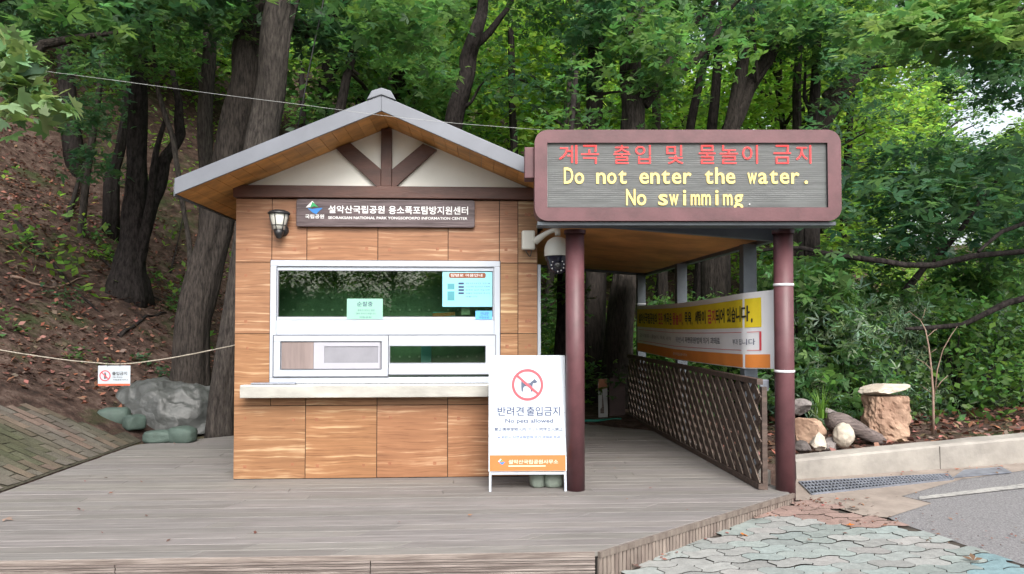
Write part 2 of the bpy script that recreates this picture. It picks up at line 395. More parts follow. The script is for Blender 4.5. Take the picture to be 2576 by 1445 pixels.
def text_fit(mb, fr, txt, x0, x1, y0, y1, z, mi=0, bold=0.0):
    v, f, bb = glyphs(txt, bold)
    if not v: return
    sx = (x1 - x0) / max(bb[2] - bb[0], 1e-6); sy = (y1 - y0) / max(bb[3] - bb[1], 1e-6)
    mb.add([fr.p(x0 + (a - bb[0]) * sx, y0 + (b - bb[1]) * sy, z) for a, b in v], f, mi)
def text_cells(mb, fr, txt, x, y, cell, h, z, mi=0, bold=0.0, capref='N', maxw=.86):
    """fixed-pitch lettering: every character centred in its cell, on one baseline"""
    cap = glyphs(capref, bold)[2]; s = h / (cap[3] - cap[1])
    for i, ch in enumerate(txt):
        if ch == ' ': continue
        v, f, bb = glyphs(ch, bold); wd = (bb[2] - bb[0]) * s; sx = s * min(1.25, (cell * maxw) / wd) if ch not in 'it.r' else s
        cx = x + i * cell; mid = (bb[0] + bb[2]) / 2
        mb.add([fr.p(cx + (a - mid) * sx, y + (b - cap[1]) * s, z) for a, b in v], f, mi)

def np_mesh(name, verts, quads, tint, mats, parent=None, base=(0, 0, 0), midx=None):
    me = bpy.data.meshes.new(name); n = len(quads)
    verts = np.asarray(verts, np.float32) - np.asarray(base, np.float32)
    me.vertices.add(len(verts)); me.vertices.foreach_set('co', verts.ravel())
    me.loops.add(n * 4); me.loops.foreach_set('vertex_index', np.asarray(quads, np.int32).ravel())
    me.polygons.add(n); me.polygons.foreach_set('loop_start', np.arange(0, n * 4, 4, dtype=np.int32))
    for m_ in (mats if isinstance(mats, (list, tuple)) else [mats]): me.materials.append(m_)
    if midx is not None: me.polygons.foreach_set('material_index', np.asarray(midx, np.int32))
    me.update(calc_edges=True)
    ca = me.color_attributes.new('tint', 'FLOAT_COLOR', 'CORNER')
    t4 = np.ones((n, 4, 4), np.float32); t4[:, :, :3] = np.asarray(tint, np.float32)[:, None, :]
    ca.data.foreach_set('color', t4.ravel())
    o = bpy.data.objects.new(name, me); COL.objects.link(o)
    if parent is not None: o.parent = parent
    else: o.location = base
    return o

def leaf_quads(P, size, up=.75, lobes=1, tvar=.35, aspect=.55, droop=.25, warm=.0, updir=(0, 0, 1)):
    """P: Nx3 leaf positions -> verts, quads, tint. Each leaf is 1 or 3 kites from one stalk point."""
    N = len(P)
    nrm = nr.normal(size=(N, 3)) * (1 - up) + np.array(updir) * up; nrm /= np.linalg.norm(nrm, axis=1, keepdims=True)
    a = nr.normal(size=(N, 3)); a[:, 2] -= droop; a -= (a * nrm).sum(1, keepdims=True) * nrm; a /= np.linalg.norm(a, axis=1, keepdims=True)
    b = np.cross(nrm, a)
    S = size * nr.uniform(.6, 1.35, (N, 1))
    tn = np.ones((N, 3)) * nr.uniform(1 - tvar, 1 + tvar, (N, 1)); tn[:, 0] *= nr.uniform(.8, 1.3 + warm, N); tn[:, 2] *= nr.uniform(.7, 1.2, N)
    V = []; T = []
    for k in range(lobes):
        an = (k - (lobes - 1) / 2) * (1.0 if lobes < 5 else .62)
        d = a * math.cos(an) + b * math.sin(an); e = np.cross(nrm, d); l = S * (1.0 if abs(an) < .1 else .8)
        w_ = l * aspect * .5 * (1 if lobes == 1 else .75)
        V.append(np.stack([P, P + d * l * .5 + e * w_ + nrm * l * .06, P + d * l, P + d * l * .5 - e * w_ + nrm * l * .06], 1)); T.append(tn)
    V = np.concatenate(V); T = np.concatenate(T)
    q = np.arange(len(V) * 4).reshape(-1, 4)
    return V.reshape(-1, 3), q, T
def spray_points(C, n, rx=.8, rz=.16):
    """n leaf positions for every spray centre: flat drooping pads"""
    C = np.repeat(np.asarray(C, float), n, 0); N = len(C)
    r = np.sqrt(nr.uniform(0, 1, N)); t = nr.uniform(0, 2 * np.pi, N); sc = np.repeat(nr.uniform(.6, 1.3, N // n), n)
    ex = np.repeat(nr.uniform(.6, 1.0, N // n), n); rot = np.repeat(nr.uniform(0, np.pi, N // n), n)
    x = np.cos(t) * r * rx * sc; y = np.sin(t) * r * rx * sc * ex
    return C + np.stack([x * np.cos(rot) - y * np.sin(rot), x * np.sin(rot) + y * np.cos(rot), nr.normal(size=N) * rz - (r ** 2) * rx * .25], 1)
def dup(root, loc, rz, scale=1.0, label=None, group=None):
    r = root.copy(); COL.objects.link(r); r.location = loc; r.rotation_euler = (0, 0, rz); r.scale = (scale,) * 3
    if label: r['label'] = label
    if group: r['group'] = group
    for ch in root.children:
        c = ch.copy(); COL.objects.link(c); c.parent = r
        for g in ch.children:
            d = g.copy(); COL.objects.link(d); d.parent = c
    return r

# ================================================================== TERRAIN
def sst(a, b, x):
    t = np.clip((x - a) / (b - a), 0, 1); return t * t * (3 - 2 * t)
WA, WB = gp(2004, 1209), gp(2575, 1168)                       # foot of the retaining wall
wdir = Vector((WB.x - WA.x, WB.y - WA.y, 0)).normalized(); wnor = Vector((-wdir.y, wdir.x, 0))
def terr(x, y):
    x = np.asarray(x, float); y = np.asarray(y, float)
    g = -.08 + GX * (x - 2.42) + GY * (y - 5.41) - .02
    g = np.where(y < -2, -.08 + GX * (x - 2.42) + GY * (-2 - 5.41) - .02, g)
    # left bank
    s = np.clip(-3.62 - x, 0, None)
    bank = .60 * s + .05 * s * sst(8, 13, y) * 1.0 + .12 * np.clip(y - 8, 0, 8) - .012
    wl = sst(3.42, 3.58, -x) * sst(2.0, 4.0, y)
    z = g * (1 - wl) + bank * wl
    # behind the deck
    back = -.03 + .10 * np.clip(y - 9.5, 0, 6)
    wb = np.maximum(sst(8.2, 8.6, y) * (x < 1.0), sst(9.9, 10.2, y)) * (1 - wl)
    z = z * (1 - wb) + back * wb
    # right bed behind the wall
    dd = (x - WA.x) * wnor.x + (y - WA.y) * wnor.y
    al = (x - WA.x) * wdir.x + (y - WA.y) * wdir.y
    bed = .05 + .055 * np.clip(al, -1, 12) + .02 * np.clip(dd, 0, 20)
    wr = sst(.05, .16, dd) * sst(2.36, 2.46, x) * (1 - wb)
    wr = np.where((x > 2.7) & (y > 9.9), sst(.05, .16, dd), wr)
    wr2 = np.maximum(wr, sst(2.9, 4.5, x) * (y > 9.5))
    z = z * (1 - wr2) + bed * wr2
    # hillside behind everything, lower to the right
    k = .50 * (1 - .72 * sst(3, 16, x)) + .12 * sst(-2, -14, x)
    z = z + k * np.clip(y - 14, 0, 60) * sst(14, 18, y)
    fl = sst(9.5, 13, y) + sst(4.2, 6, -x) * sst(5, 7, y)
    z = z + np.clip(fl, 0, 1) * (.12 * np.sin(x * 1.9 + y * .7) * np.sin(y * 1.3 - x * .4) + .05 * np.sin(x * 5.1 + 1) * np.sin(y * 4.3))
    return z
def tz(x, y): return float(terr(x, y))
xs = np.unique(np.concatenate([np.arange(-60, -12, 1.5), np.arange(-12, -4.6, .2), np.arange(-4.6, 6.5, .08), np.arange(6.5, 14, .25), np.arange(14, 75, 1.5)]))
ys = np.unique(np.concatenate([np.arange(-45, -3, 1.5), np.arange(-3, 3, .4), np.arange(3, 10.5, .08), np.arange(10.5, 18, .25), np.arange(18, 90, 1.2)]))
X, Y = np.meshgrid(xs, ys); Z = terr(X, Y)
V = np.stack([X, Y, Z], -1).reshape(-1, 3); nx, ny = len(xs), len(ys)
I = np.arange(nx * ny).reshape(ny, nx)
Q = np.stack([I[:-1, :-1], I[:-1, 1:], I[1:, 1:], I[1:, :-1]], -1).reshape(-1, 4)
hill = np_mesh('hillside_ground', V, Q, np.ones((len(Q), 3)), M['soil'])
hill.data.polygons.foreach_set('use_smooth', np.ones(len(Q), bool))
tag(hill, 'brown forest soil rising to the hillside on the left and behind', kind='structure')

# ------------------------------------------------------------------ road, apron, line
def sheet(name, pts, lift, m, sub=1):
    mb = MB(); mb.add([(p.x, p.y, gz(p.x, p.y) + lift) for p in pts], [list(range(len(pts)))])
    return tag(mb.build(name, m), kind='structure')
e0, e1 = gp(2262, 1318), gp(2551, 1416)
ed = (e1 - e0).normalized()
road_pts = [gp(2268, 1250), gp(2342, 1267), gp(2231, 1303), e0, e1, e1 + ed * 6, e1 + ed * 6 + Vector((12, 0, 0)), Vector((14, 9.2, 0)), gp(2575, 1185), gp(2420, 1207)]
tag(sheet('asphalt_road', road_pts, .006, M['asphalt']), 'grey asphalt road beside the pavers')
ap = [gp(2000, 1222), gp(2041, 1246), gp(2396, 1209), gp(2440, 1204), gp(2575, 1183), gp(2575, 1166), gp(2004, 1206)]
apron = [gp(2004, 1207), gp(2575, 1166), gp(2900, 1142), gp(2900, 1160), gp(2575, 1187), gp(2420, 1209), gp(2268, 1252), gp(2344, 1270), gp(2232, 1306), gp(2170, 1300), gp(2040, 1262), gp(1985, 1262)]
tag(sheet('concrete_apron', apron, .010, M['apron']), 'beige concrete apron between the wall and the road')
lp = [gp(2313, 1262), gp(2313, 1254), gp(2576, 1221), gp(2900, 1182), gp(2900, 1192), gp(2576, 1232)]
tag(sheet('road_marking', lp, .014, M['roadpaint']), 'worn pale line painted along the road edge')

# ------------------------------------------------------------------ pavers
def in_poly(x, y, P):
    c = False
    for i in range(len(P)):
        a, b = P[i], P[i - 1]
        if (a[1] > y) != (b[1] > y) and x < (b[0] - a[0]) * (y - a[1]) / (b[1] - a[1]) + a[0]: c = not c
    return c
DF0, DF1 = Vector((.69, 4.10, 0)), Vector((2.42, 5.42, 0))     # diagonal deck edge
pav_poly = [(p.x, p.y) for p in [Vector((.2, 4.0, 0)), Vector((.69, 4.13, 0)), Vector((2.40, 5.45, 0)), gp(2000, 1262), gp(2040, 1264), gp(2170, 1302), gp(2232, 1307), e0, e1, e1 + ed * 3.5, Vector((.2, .5, 0))]]
mb = MB()
sp = [(x, y, gz(x, y) + .002) for x, y in pav_poly]
mb.add(sp, [list(range(len(sp)))], 1)
r0, r1 = gp(1887, 1303), gp(2200, 1330); rl = (r1 - r0).normalized(); rnor = Vector((-rl.y, rl.x, 0))
ang = math.atan2(DF1.y - DF0.y, DF1.x - DF0.x) - rad(35); ca_, sa_ = math.cos(ang), math.sin(ang)
PL, PW = .225, .1125
def wav(t, ph): return .017 * math.sin(2 * math.pi * t / PL + ph)
for i in range(-60, 60):
    for j in range(-30, 30):
        off = PL / 2 * (i % 2)
        a0 = j * PL + off; b0 = i * PW
        cx, cy_ = .69 + 1.2 + (a0 + PL / 2) * ca_ - (b0 + PW / 2) * sa_, 3.6 + (a0 + PL / 2) * sa_ + (b0 + PW / 2) * ca_
        if not in_poly(cx, cy_, pav_poly): continue
        g_ = .0028
        pts = []
        K = 7
        def P2(a, b): return (.69 + 1.2 + a * ca_ - b * sa_, 3.6 + a * sa_ + b * ca_)
        for k in range(K + 1):
            t = g_ + (PL - 2 * g_) * k / K; pts.append(P2(a0 + t, b0 + g_ + wav(a0 + t, 0)))
        for k in range(1, 4):
            t = PW * k / 4; pts.append(P2(a0 + PL - g_ + .016 * math.sin(2 * math.pi * t / PW), b0 + t + wav(a0 + PL, 0)))
        for k in range(K + 1):
            t = PL - g_ - (PL - 2 * g_) * k / K; pts.append(P2(a0 + t, b0 + PW - g_ + wav(a0 + t, 0)))
        for k in range(1, 4):
            t = PW * (4 - k) / 4; pts.append(P2(a0 + g_ + .016 * math.sin(2 * math.pi * t / PW), b0 + t + wav(a0, 0)))
        en_ = Vector((ed.y, -ed.x, 0)); en_ = en_ if en_.x > 0 else -en_
        cl_ = []
        for x, y in pts:
            dd_ = (Vector((x, y, 0)) - Vector((e0.x, e0.y, 0))).dot(en_) + .004
            cl_.append((x - en_.x * dd_, y - en_.y * dd_) if dd_ > 0 else (x, y))
        pts = cl_
        d = (Vector((cx, cy_, 0)) - r0).dot(rnor)
        v_ = rnd.uniform(.82, 1.12)
        if d > rnd.uniform(-.04, .04): tint = (.27 * v_, .185 * v_, .158 * v_)
        else:
            tint = rnd.choice([(.25, .28, .268), (.262, .285, .272), (.27, .275, .262), (.25, .285, .268), (.275, .27, .258), (.24, .28, .268)]); tint = tuple(c * v_ for c in tint)
            if (Vector((cx, cy_, 0)) - gp(2576, 1445)).length < .28: tint = (.19 * v_, .29 * v_, .31 * v_)
        h_ = rnd.uniform(.0, .005); tx, ty = rnd.uniform(-.012, .012), rnd.uniform(-.012, .012)
        mb.add([(x, y, gz(x, y) + .012 + h_ + (x - cx) * tx + (y - cy_) * ty) for x, y in pts], [list(range(len(pts)))], 0, tint)
pv = tag(mb.build('paved_forecourt', [M['paver'], M['joint']]), 'blue green wavy pavers with a reddish band next to the deck', kind='structure')

# left bank of bricks
mb = MB(); bx0, bx1, by0, by1 = -6.2, -3.64, 4.6, 8.1
gxs = np.linspace(bx0, bx1, 30); gys = np.linspace(by0, by1, 40)
def bz(x, y): return tz(x, y) + .012
def inb(x, y): return -3.62 - 1.75 * max(0, 1 - max(0, y - 6.2) / 1.9) - .10 * math.sin(y * 7) < x < -3.645 and 4.6 < y < 8.05
vv = [(x, y, bz(x, y)) for y in gys for x in gxs]
mb.add(vv, [(j * 30 + i, j * 30 + i + 1, (j + 1) * 30 + i + 1, (j + 1) * 30 + i) for j in range(39) for i in range(29) if inb((gxs[i] + gxs[i + 1]) / 2 - .05, (gys[j] + gys[j + 1]) / 2) or gxs[i + 1] > -3.75 and gys[j] < 8], 1, None, True)
bw, bl = .10, .205
for j in range(-8, 50):
    for i in range(17):
        a0 = bx0 + (i - (j % 2) * .5) * bl; b0 = by0 + j * bw + .30 * (a0 - bx0)
        jit = [rnd.uniform(-.006, .006) for _ in range(8)]
        q = [(a0 + .003 + jit[0], b0 + .003 + jit[1]), (a0 + bl - .003 + jit[2], b0 + .003 + .30 * bl + jit[3]), (a0 + bl - .003 + jit[4], b0 + bw - .003 + .30 * bl + jit[5]), (a0 + .003 + jit[6], b0 + bw - .003 + jit[7])]
        cx, cy_ = a0 + bl / 2, b0 + bw / 2
        if not inb(min(cx, -3.66) + rnd.uniform(-.08, .0), cy_) or q[0][0] > -3.69: continue
        q = [(min(a, -3.656), b) for a, b in q]
        n_ = mnoise.noise(Vector((cx * 1.1, cy_ * 1.1, 3))); v_ = rnd.uniform(.85, 1.12)
        moss = max(0, min(.9, n_ * 1.6 + .45 + (-4.1 - cx) * .5)); t1 = rnd.choice([(.155, .128, .108), (.145, .125, .108), (.19, .135, .11), (.165, .145, .125)])
        tint = tuple((t1[k] * (1 - moss) + (.062, .068, .032)[k] * moss) * v_ for k in range(3))
        h_ = rnd.uniform(.004, .012)
        mb.add([(x, y, bz(x, y) + h_) for x, y in q], [(0, 1, 2, 3)], 0, tint)
tag(mb.build('brick_path', [M['brick'], mat('mossy_joint', (.05, .045, .03), .95, .4, 20)]), 'mossy brick paving sloping up at the left of the deck', kind='structure')

# ------------------------------------------------------------------ deck
mb = MB(); BWD = .118
def xl(y): return -3.65 if y < 7.85 else -3.65 + (y - 7.85) * 1.5
def xr(y):
    if y < DF1.y: return DF0.x + (y - DF0.y) / (DF1.y - DF0.y) * (DF1.x - DF0.x)
    return 2.42 - min(1, (y - DF1.y) / .4) * .07
y = 4.10; k = 0
while y < 9.95:
    y1 = min(y + BWD, 9.95); x0a, x0b, x1a, x1b = xl(y), xl(y1 - .004), xr(y), xr(y1 - .004)
    if y > 8.35: x0a = x0b = .55
    cuts = [0] + sorted(rnd.uniform(.12, .88) for _ in range(2)) + [1]
    for a, b in zip(cuts[:-1], cuts[1:]):
        v_ = rnd.uniform(.87, 1.08); t = (v_, v_ * rnd.uniform(.97, 1.0), v_ * rnd.uniform(.95, 1.0)); e_ = .002 if b < 1 else 0
        q = [(x0a + (x1a - x0a) * a, y), (x0a + (x1a - x0a) * b - e_, y), (x0b + (x1b - x0b) * b - e_, y1 - .004), (x0b + (x1b - x0b) * a, y1 - .004)]
        dz = rnd.uniform(-.0015, .001)
        mb.prism([(p[0], p[1], dz) for p in q], (0, 0, -.03), 0, t)
    y += BWD; k += 1
mb.add([(-3.6, 4.2, -.034), (.69, 4.2, -.034), (2.36, 5.5, -.034), (2.33, 9.9, -.034), (-2.8, 8.3, -.034), (-3.6, 7.8, -.034)], [(0, 1, 2, 3, 4, 5)], 1)
deck = tag(mb.build('wooden_deck', [M['deck'], M['void']], bevel=.003), 'grey weathered plank deck in front of the booth and through the walkway', kind='structure')
# skirts of the deck
mb = MB()
for q in range(4):
    z1 = -.036 - q * .075; v_ = rnd.uniform(.9, 1.15)
    for (xa, xb) in ((-3.66, -2.0), (-1.995, -.6), (-.595, .675)):
        n = 5
        for r_ in range(n):
            zz = z1 - r_ * .0145
            mb.box(xa, xb, 4.105 - (.004 if r_ % 2 else .011), 4.14, zz - .0125, zz, 0, (v_, v_ * .98, v_ * .97))
mb.box(-3.66, .675, 4.095, 4.12, -.034, -.002, 0, (1.05, 1.03, 1.0))
tag(mb.build('deck_front_skirt', mat('deck_front_boards', (.13, .105, .095), .8, .3, 3, .3, (1.2, 6, 22), col2=(.28, .245, .225), attr=True, bscale=8), bevel=.002), 'ribbed horizontal boards facing the front of the deck', kind='structure')
mb = MB(); dv = DF1 - DF0; L_ = dv.length; dn = dv.normalized(); do = Vector((dn.y, -dn.x, 0))
mb.prism([DF0 + do * .002 + Vector((0, 0, -.036)), DF1 + do * .002 + Vector((0, 0, -.036)), DF1 + do * .022 + Vector((0, 0, -.036)), DF0 + do * .022 + Vector((0, 0, -.036))], (0, 0, .034), 0, (.72, .70, .68))
t_ = 0.0
while t_ < L_ - .03:
    a = DF0 + dn * t_; b = DF0 + dn * (t_ + .026); v_ = rnd.uniform(.8, 1.15)
    mb.prism([a + Vector((0, 0, -.04)), b + Vector((0, 0, -.04)), b + do * .014 + Vector((0, 0, -.04)), a + do * .014 + Vector((0, 0, -.04))], (0, 0, -.2), 0, (v_, v_ * .97, v_ * .95)); t_ += .034
mb.prism([DF0 + Vector((0, 0, -.04)), DF1 + Vector((0, 0, -.04)), DF1 - do * .02 + Vector((0, 0, -.04)), DF0 - do * .02 + Vector((0, 0, -.04))], (0, 0, -.2), 1)
tag(mb.build('deck_side_skirt', [M['deckside'], M['void']]), 'narrow vertical slats closing the slanted side of the deck', kind='structure')

# ================================================================== BOOTH
YB = 6.08; XL, XR = -2.02, .515; YBK = 8.2
booth = thing('ticket_booth', 'small wood clad ticket booth with a white window and grey gabled roof', 'booth', (-.75, YB, 0))
ZT = 2.345
mb = MB()
cols = [XL, -1.43, -.838, -.246, .348, XR]; rows = [.004, .61, 1.21, 1.81, ZT]
WX0, WX1, WZ0, WZ1 = -1.72, .19, .80, 1.82            # window opening
def clad(x0, x1, z0, z1, tint, y0=YB, plugs=True):
    mb.box(x0 + .0032, x1 - .0032, y0, y0 + .012, z0 + .003, z1 - .003, 0, tint)
for a, b in zip(cols[:-1], cols[1:]):
    for c, d in zip(rows[:-1], rows[1:]):
        t = tuple(rnd.uniform(.72, 1.0) for _ in range(3)); pcs = []
        if b <= WX0 or a >= WX1 or d <= WZ0 or c >= WZ1: pcs = [(a, b, c, d)]
        else:
            if a < WX0: pcs.append((a, WX0, c, d))
            if b > WX1: pcs.append((WX1, b, c, d))
            aa, bb_ = max(a, WX0), min(b, WX1)
            if c < WZ0: pcs.append((aa, bb_, c, WZ0))
            if d > WZ1: pcs.append((aa, bb_, WZ1, d))
        for p in pcs: clad(*p, t)
        for px in (a + .10, b - .10):
            for pz in (c + .11, d - .11):
                if WX0 - .03 < px < WX1 + .03 and WZ0 - .03 < pz < WZ1 + .03: continue
                if b - a < .3 and px > a + .11: continue
                s_ = rnd.uniform(.010, .015); px += rnd.uniform(-.01, .01); pz += rnd.uniform(-.01, .01)
                mb.box(px - s_, px + s_, YB - .0008, YB + .004, pz - s_, pz + s_, 1)
# side and back walls, with joints behind the cladding
mb.box(XL + .002, WX0, YB + .0125, YB + .10, 0, ZT + .05, 2); mb.box(WX1, XR - .002, YB + .0125, YB + .10, 0, ZT + .05, 2)
mb.box(WX0, WX1, YB + .0125, YB + .10, 0, WZ0, 2); mb.box(WX0, WX1, YB + .0125, YB + .10, WZ1, ZT + .05, 2)
yy = [YB + .013 + i * (YBK - YB - .02) / 4 for i in range(5)]
for a, b in zip(yy[:-1], yy[1:]):
    for c, d in zip(rows[:-1], rows[1:]):
        t = tuple(rnd.uniform(.72, 1.0) for _ in range(3))
        mb.box(XL, XL + .012, a + .002, b - .002, c + .002, d - .002, 0, t); mb.box(XR - .012, XR, a + .002, b - .002, c + .002, d - .002, 0, t)
mb.box(XL + .0125, XL + .08, YB + .1005, YBK, 0, ZT + .05, 3); mb.box(XR - .08, XR - .0125, YB + .1005, YBK, 0, ZT + .05, 3)
mb.box(XL + .0805, XR - .0805, YBK - .06, YBK, 0, ZT + .05, 3)
mb.box(XL + .081, XR - .081, YB + .101, YBK - .061, .02, .06, 3); mb.box(XL + .081, XR - .081, YB + .101, YBK - .061, 2.25, 2.3, 3)
wall = mb.build('wall', [M['panel'], M['plug'], M['gap'], M['room']], booth)
mb = MB(); mb.box(.517, .545, YB + .02, YB + .05, .0, 1.80); mb.build('trim_strip', M['white'], booth, bevel=.003)
# gable
RX, RZ, SL = -.75, 2.962, .426
def roofz(x): return RZ - SL * abs(x - RX)
mb = MB(); gx = 1.205
mb.prism([(RX - gx, YB + .02, 2.452), (RX + gx, YB + .02, 2.452), (RX, YB + .02, 2.965)], (0, .05, 0))
mb.build('gable_wall', M['cream'], booth)
mb = MB(); mb.box(XL - .01, XR - .0, YB - .045, YB + .05, 2.350, 2.452); mb.build('tie_beam', M['brownbeam'], booth, bevel=.005)
mb = MB(); mb.box(RX - .062, RX + .028, YB - .028, YB + .018, 2.454, 2.945); mb.build('king_post', M['brownbeam'], booth, bevel=.004)
for s_ in (-1, 1):
    mb = MB(); x0 = RX - .017
    mb.prism([(x0 + s_ * a, YB - .022, z) for a, z in ((.425, 2.772), (.305, 2.822), (.0465, 2.600), (.0465, 2.4545), (.082, 2.4545))], (0, .04, 0))
    mb.build('brace', M['brownbeam'], booth, bevel=.004)
# roof
YF, YR = 5.60, 8.65; EX = 1.575; TH = .115
roof = MB()
def slope(s_, off, y0, y1, th, x0, x1, mi=0, tint=None):
    a, b = RX + s_ * x0, RX + s_ * x1
    roof.prism([(a, y0, roofz(a) + off), (b, y0, roofz(b) + off), (b, y1, roofz(b) + off), (a, y1, roofz(a) + off)], (0, 0, th), mi, tint)
for s_ in (-1, 1):
    slope(s_, .028, YF + .022, YR, TH - .03, 0, EX)
    for k_ in range(1, 5):   # standing seams
        x_ = EX * k_ / 5
        slope(s_, TH - .002, YF + .025, YR, .018, x_ - .01, x_ + .01)
ro = roof.build('roof', M['roofmetal'], booth)
roof = MB()
for s_ in (-1, 1): slope(s_, -.002, YF, YF + .02, TH + .012, 0, EX + .004)
roof.build('fascia', M['roofmetal'], ro, bevel=.004)
roof = MB()
for s_ in (-1, 1):
    a, b = RX + s_ * (EX + .001), RX + s_ * (EX + .016)
    roof.prism([(a, YF + .021, roofz(a) - .005), (b, YF + .021, roofz(b) - .005), (b, YF + .021, roofz(b) + .09), (a, YF + .021, roofz(a) + .09)], (0, YR - YF, 0))
roof.build('eave_board', M['postgrey'], ro)
roof = MB(); yw = YF + .022
for s_ in (-1, 1):
    n = 16
    for k_ in range(n):
        v_ = rnd.uniform(.85, 1.12); slope(s_, .004, YF + .022, YR - .01, .022, EX * k_ / n + .0015, EX * (k_ + 1) / n - .0015, 0, (v_, v_, v_))
roof.build('soffit', [M['soffit']], ro)
mb = MB(); zc = RZ + TH + .012
prof = [(-.115, zc - .046), (-.075, zc + .028), (0, zc + .052), (.075, zc + .028), (.115, zc - .046), (0, zc - .005)]
mb.prism([(RX + a, YF - .012, b) for a, b in prof], (0, YR - YF + .02, 0)); mb.build('ridge_cap', M['roofmetal'], ro, bevel=.006)

# window
win = MB(); win.box(WX0 - .004, WX1 + .004, YB - .022, YB + .03, WZ0 - .006, WZ0 + .045); win.box(WX0 - .004, WX1 + .004, YB - .022, YB + .03, WZ1 - .045, WZ1 + .004)
for a, b in ((WX0 - .004, WX0 + .045), (WX1 - .045, WX1 + .004)): win.box(a, b, YB - .022, YB + .03, WZ0 + .0455, WZ1 - .0455)
win.box(WX0 + .0455, WX1 - .0455, YB - .018, YB + .03, 1.20, 1.322)
gk = MB()
for q in ((WX0 - .010, WX1 + .010, WZ1 + .0045, WZ1 + .010), (WX0 - .010, WX0 - .0045, WZ0 - .006, WZ1 + .0045), (WX1 + .0045, WX1 + .010, WZ0 - .006, WZ1 + .0045)): gk.box(q[0], q[1], YB - .006, YB + .02, q[2], q[3])
wf = win.build('window', M['white'], booth, bevel=.004)
gk.build('gasket', mat('window_seal', (.04, .04, .05), .6), wf)
def sash(x0, x1, z0, z1, t, y0, nm, pane_m, d=.02, b=None):
    m_ = MB(); tl, tr, tb, tt = t
    m_.box(x0, x1, y0, y0 + d, z0, z0 + tb); m_.box(x0, x1, y0, y0 + d, z1 - tt, z1)
    m_.box(x0, x0 + tl, y0, y0 + d, z0 + tb + .0003, z1 - tt - .0003); m_.box(x1 - tr, x1, y0, y0 + d, z0 + tb + .0003, z1 - tt - .0003)
    o = m_.build(nm, M['white'], wf, bevel=.003)
    k_ = MB(); e_ = .006; fr_ = [(x0 - e_, x1 + e_, z0 - e_, z0 - .0003), (x0 - e_, x1 + e_, z1 + .0003, z1 + e_), (x0 - e_, x0 - .0003, z0, z1), (x1 + .0003, x1 + e_, z0, z1)]
    i0, i1, i2, i3 = x0 + tl, x1 - tr, z0 + tb, z1 - tt; fr_ += [(i0, i1, i2 - .0045, i2 - .0003), (i0, i1, i3 + .0003, i3 + .0045), (i0 - .0045, i0 - .0003, i2, i3), (i1 + .0003, i1 + .0045, i2, i3)]
    for q in fr_: k_.box(q[0], q[1], y0 - .0012, y0 + .002, q[2], q[3])
    k_.build('gasket', M['gasket'], wf)
    g_ = MB(); g_.box(x0 + tl + .001, x1 - tr - .001, y0 + d * .6, y0 + d * .6 + .004, z0 + tb + .001, z1 - tt - .001)
    g_.build('pane', pane_m, wf); return o
M['gasket'] = mat('dark_gasket', (.10, .10, .12), .6)
M['pane'] = glass('window_glass', (.74, .87, .76), .75)
sash(WX0 + .047, WX1 - .047, 1.325, WZ1 - .047, (.012, .012, .03, .035), YB - .005, 'upper_sash', M['pane'])
xm = -.745
sash(WX0 + .030, xm, .855, 1.195, (.058, .055, .058, .05), YB - .030, 'sliding_sash', M['greyreflection'], .022)
sash(xm + .004, WX1 - .035, .868, 1.195, (.012, .085, .098, .09), YB - .021, 'sliding_sash', M['pane'], .02)
m_ = MB(); x0, x1, z0, z1 = -1.36, -.815, .918, 1.14     # inner frame seen behind the left pane
m_.box(x0, x1, YB - .0235, YB - .0195, z0, z0 + .048); m_.box(x0, x1, YB - .0235, YB - .0195, z1 - .035, z1)
m_.box(x0, x0 + .085, YB - .0235, YB - .0195, z0 + .048, z1 - .035); m_.box(x1 - .012, x1, YB - .0235, YB - .0195, z0 + .048, z1 - .035)
m_.build('inner_frame', mat('grey_inner_frame', (.40, .40, .45), .4, .03), wf)
m_ = MB(); m_.box(-1.625, -1.363, YB - .0235, YB - .0195, .918, 1.14); m_.build('painted_reflection', M['brownreflection'], wf)  # brown reflection on the left pane, painted as a thin panel
# counter
mb = MB(); mb.box(-1.93, .35, YB - .135, YB - .003, .688, .792); mb.build('counter_shelf', M['steel'], booth, bevel=.006)
mb = MB(); mb.box(-1.86, -1.5, YB - .08, YB - .004, .7935, .806); mb.build('counter_trim', M['galv'], booth, bevel=.003)

# inside: pegboard
pg = thing('pegboard', 'dark green pegboard with rows of pale pegs behind the booth window', 'pegboard', (-.75, YB + .55, 1.0))
mb = MB(); mb.box(XL + .1, XR - .1, YB + .55, YB + .57, .75, 2.2); mb.build('board', M['peg'], pg)
mb = MB()
for i in range(28):
    for z_ in (.90, .99, 1.13, 1.22, 1.32, 1.42, 1.53, 1.64, 1.71, 1.78, 1.85):
        if rnd.random() < .12: continue
        x_ = -1.85 + i * .088; mb.box(x_ - .008, x_ + .008, YB + .53, YB + .549, z_ - .008, z_ + .008)
mb.build('peg', M['pin'], pg)['kind'] = 'stuff'
mb = MB(); mb.box(-.50, -.41, YB + .36, YB + .42, .86, 1.14); tag(mb.build('binder', M['poster'], base=(0, 0, 0), bevel=.004), 'pale blue binder standing inside behind the sliding window', 'binder')
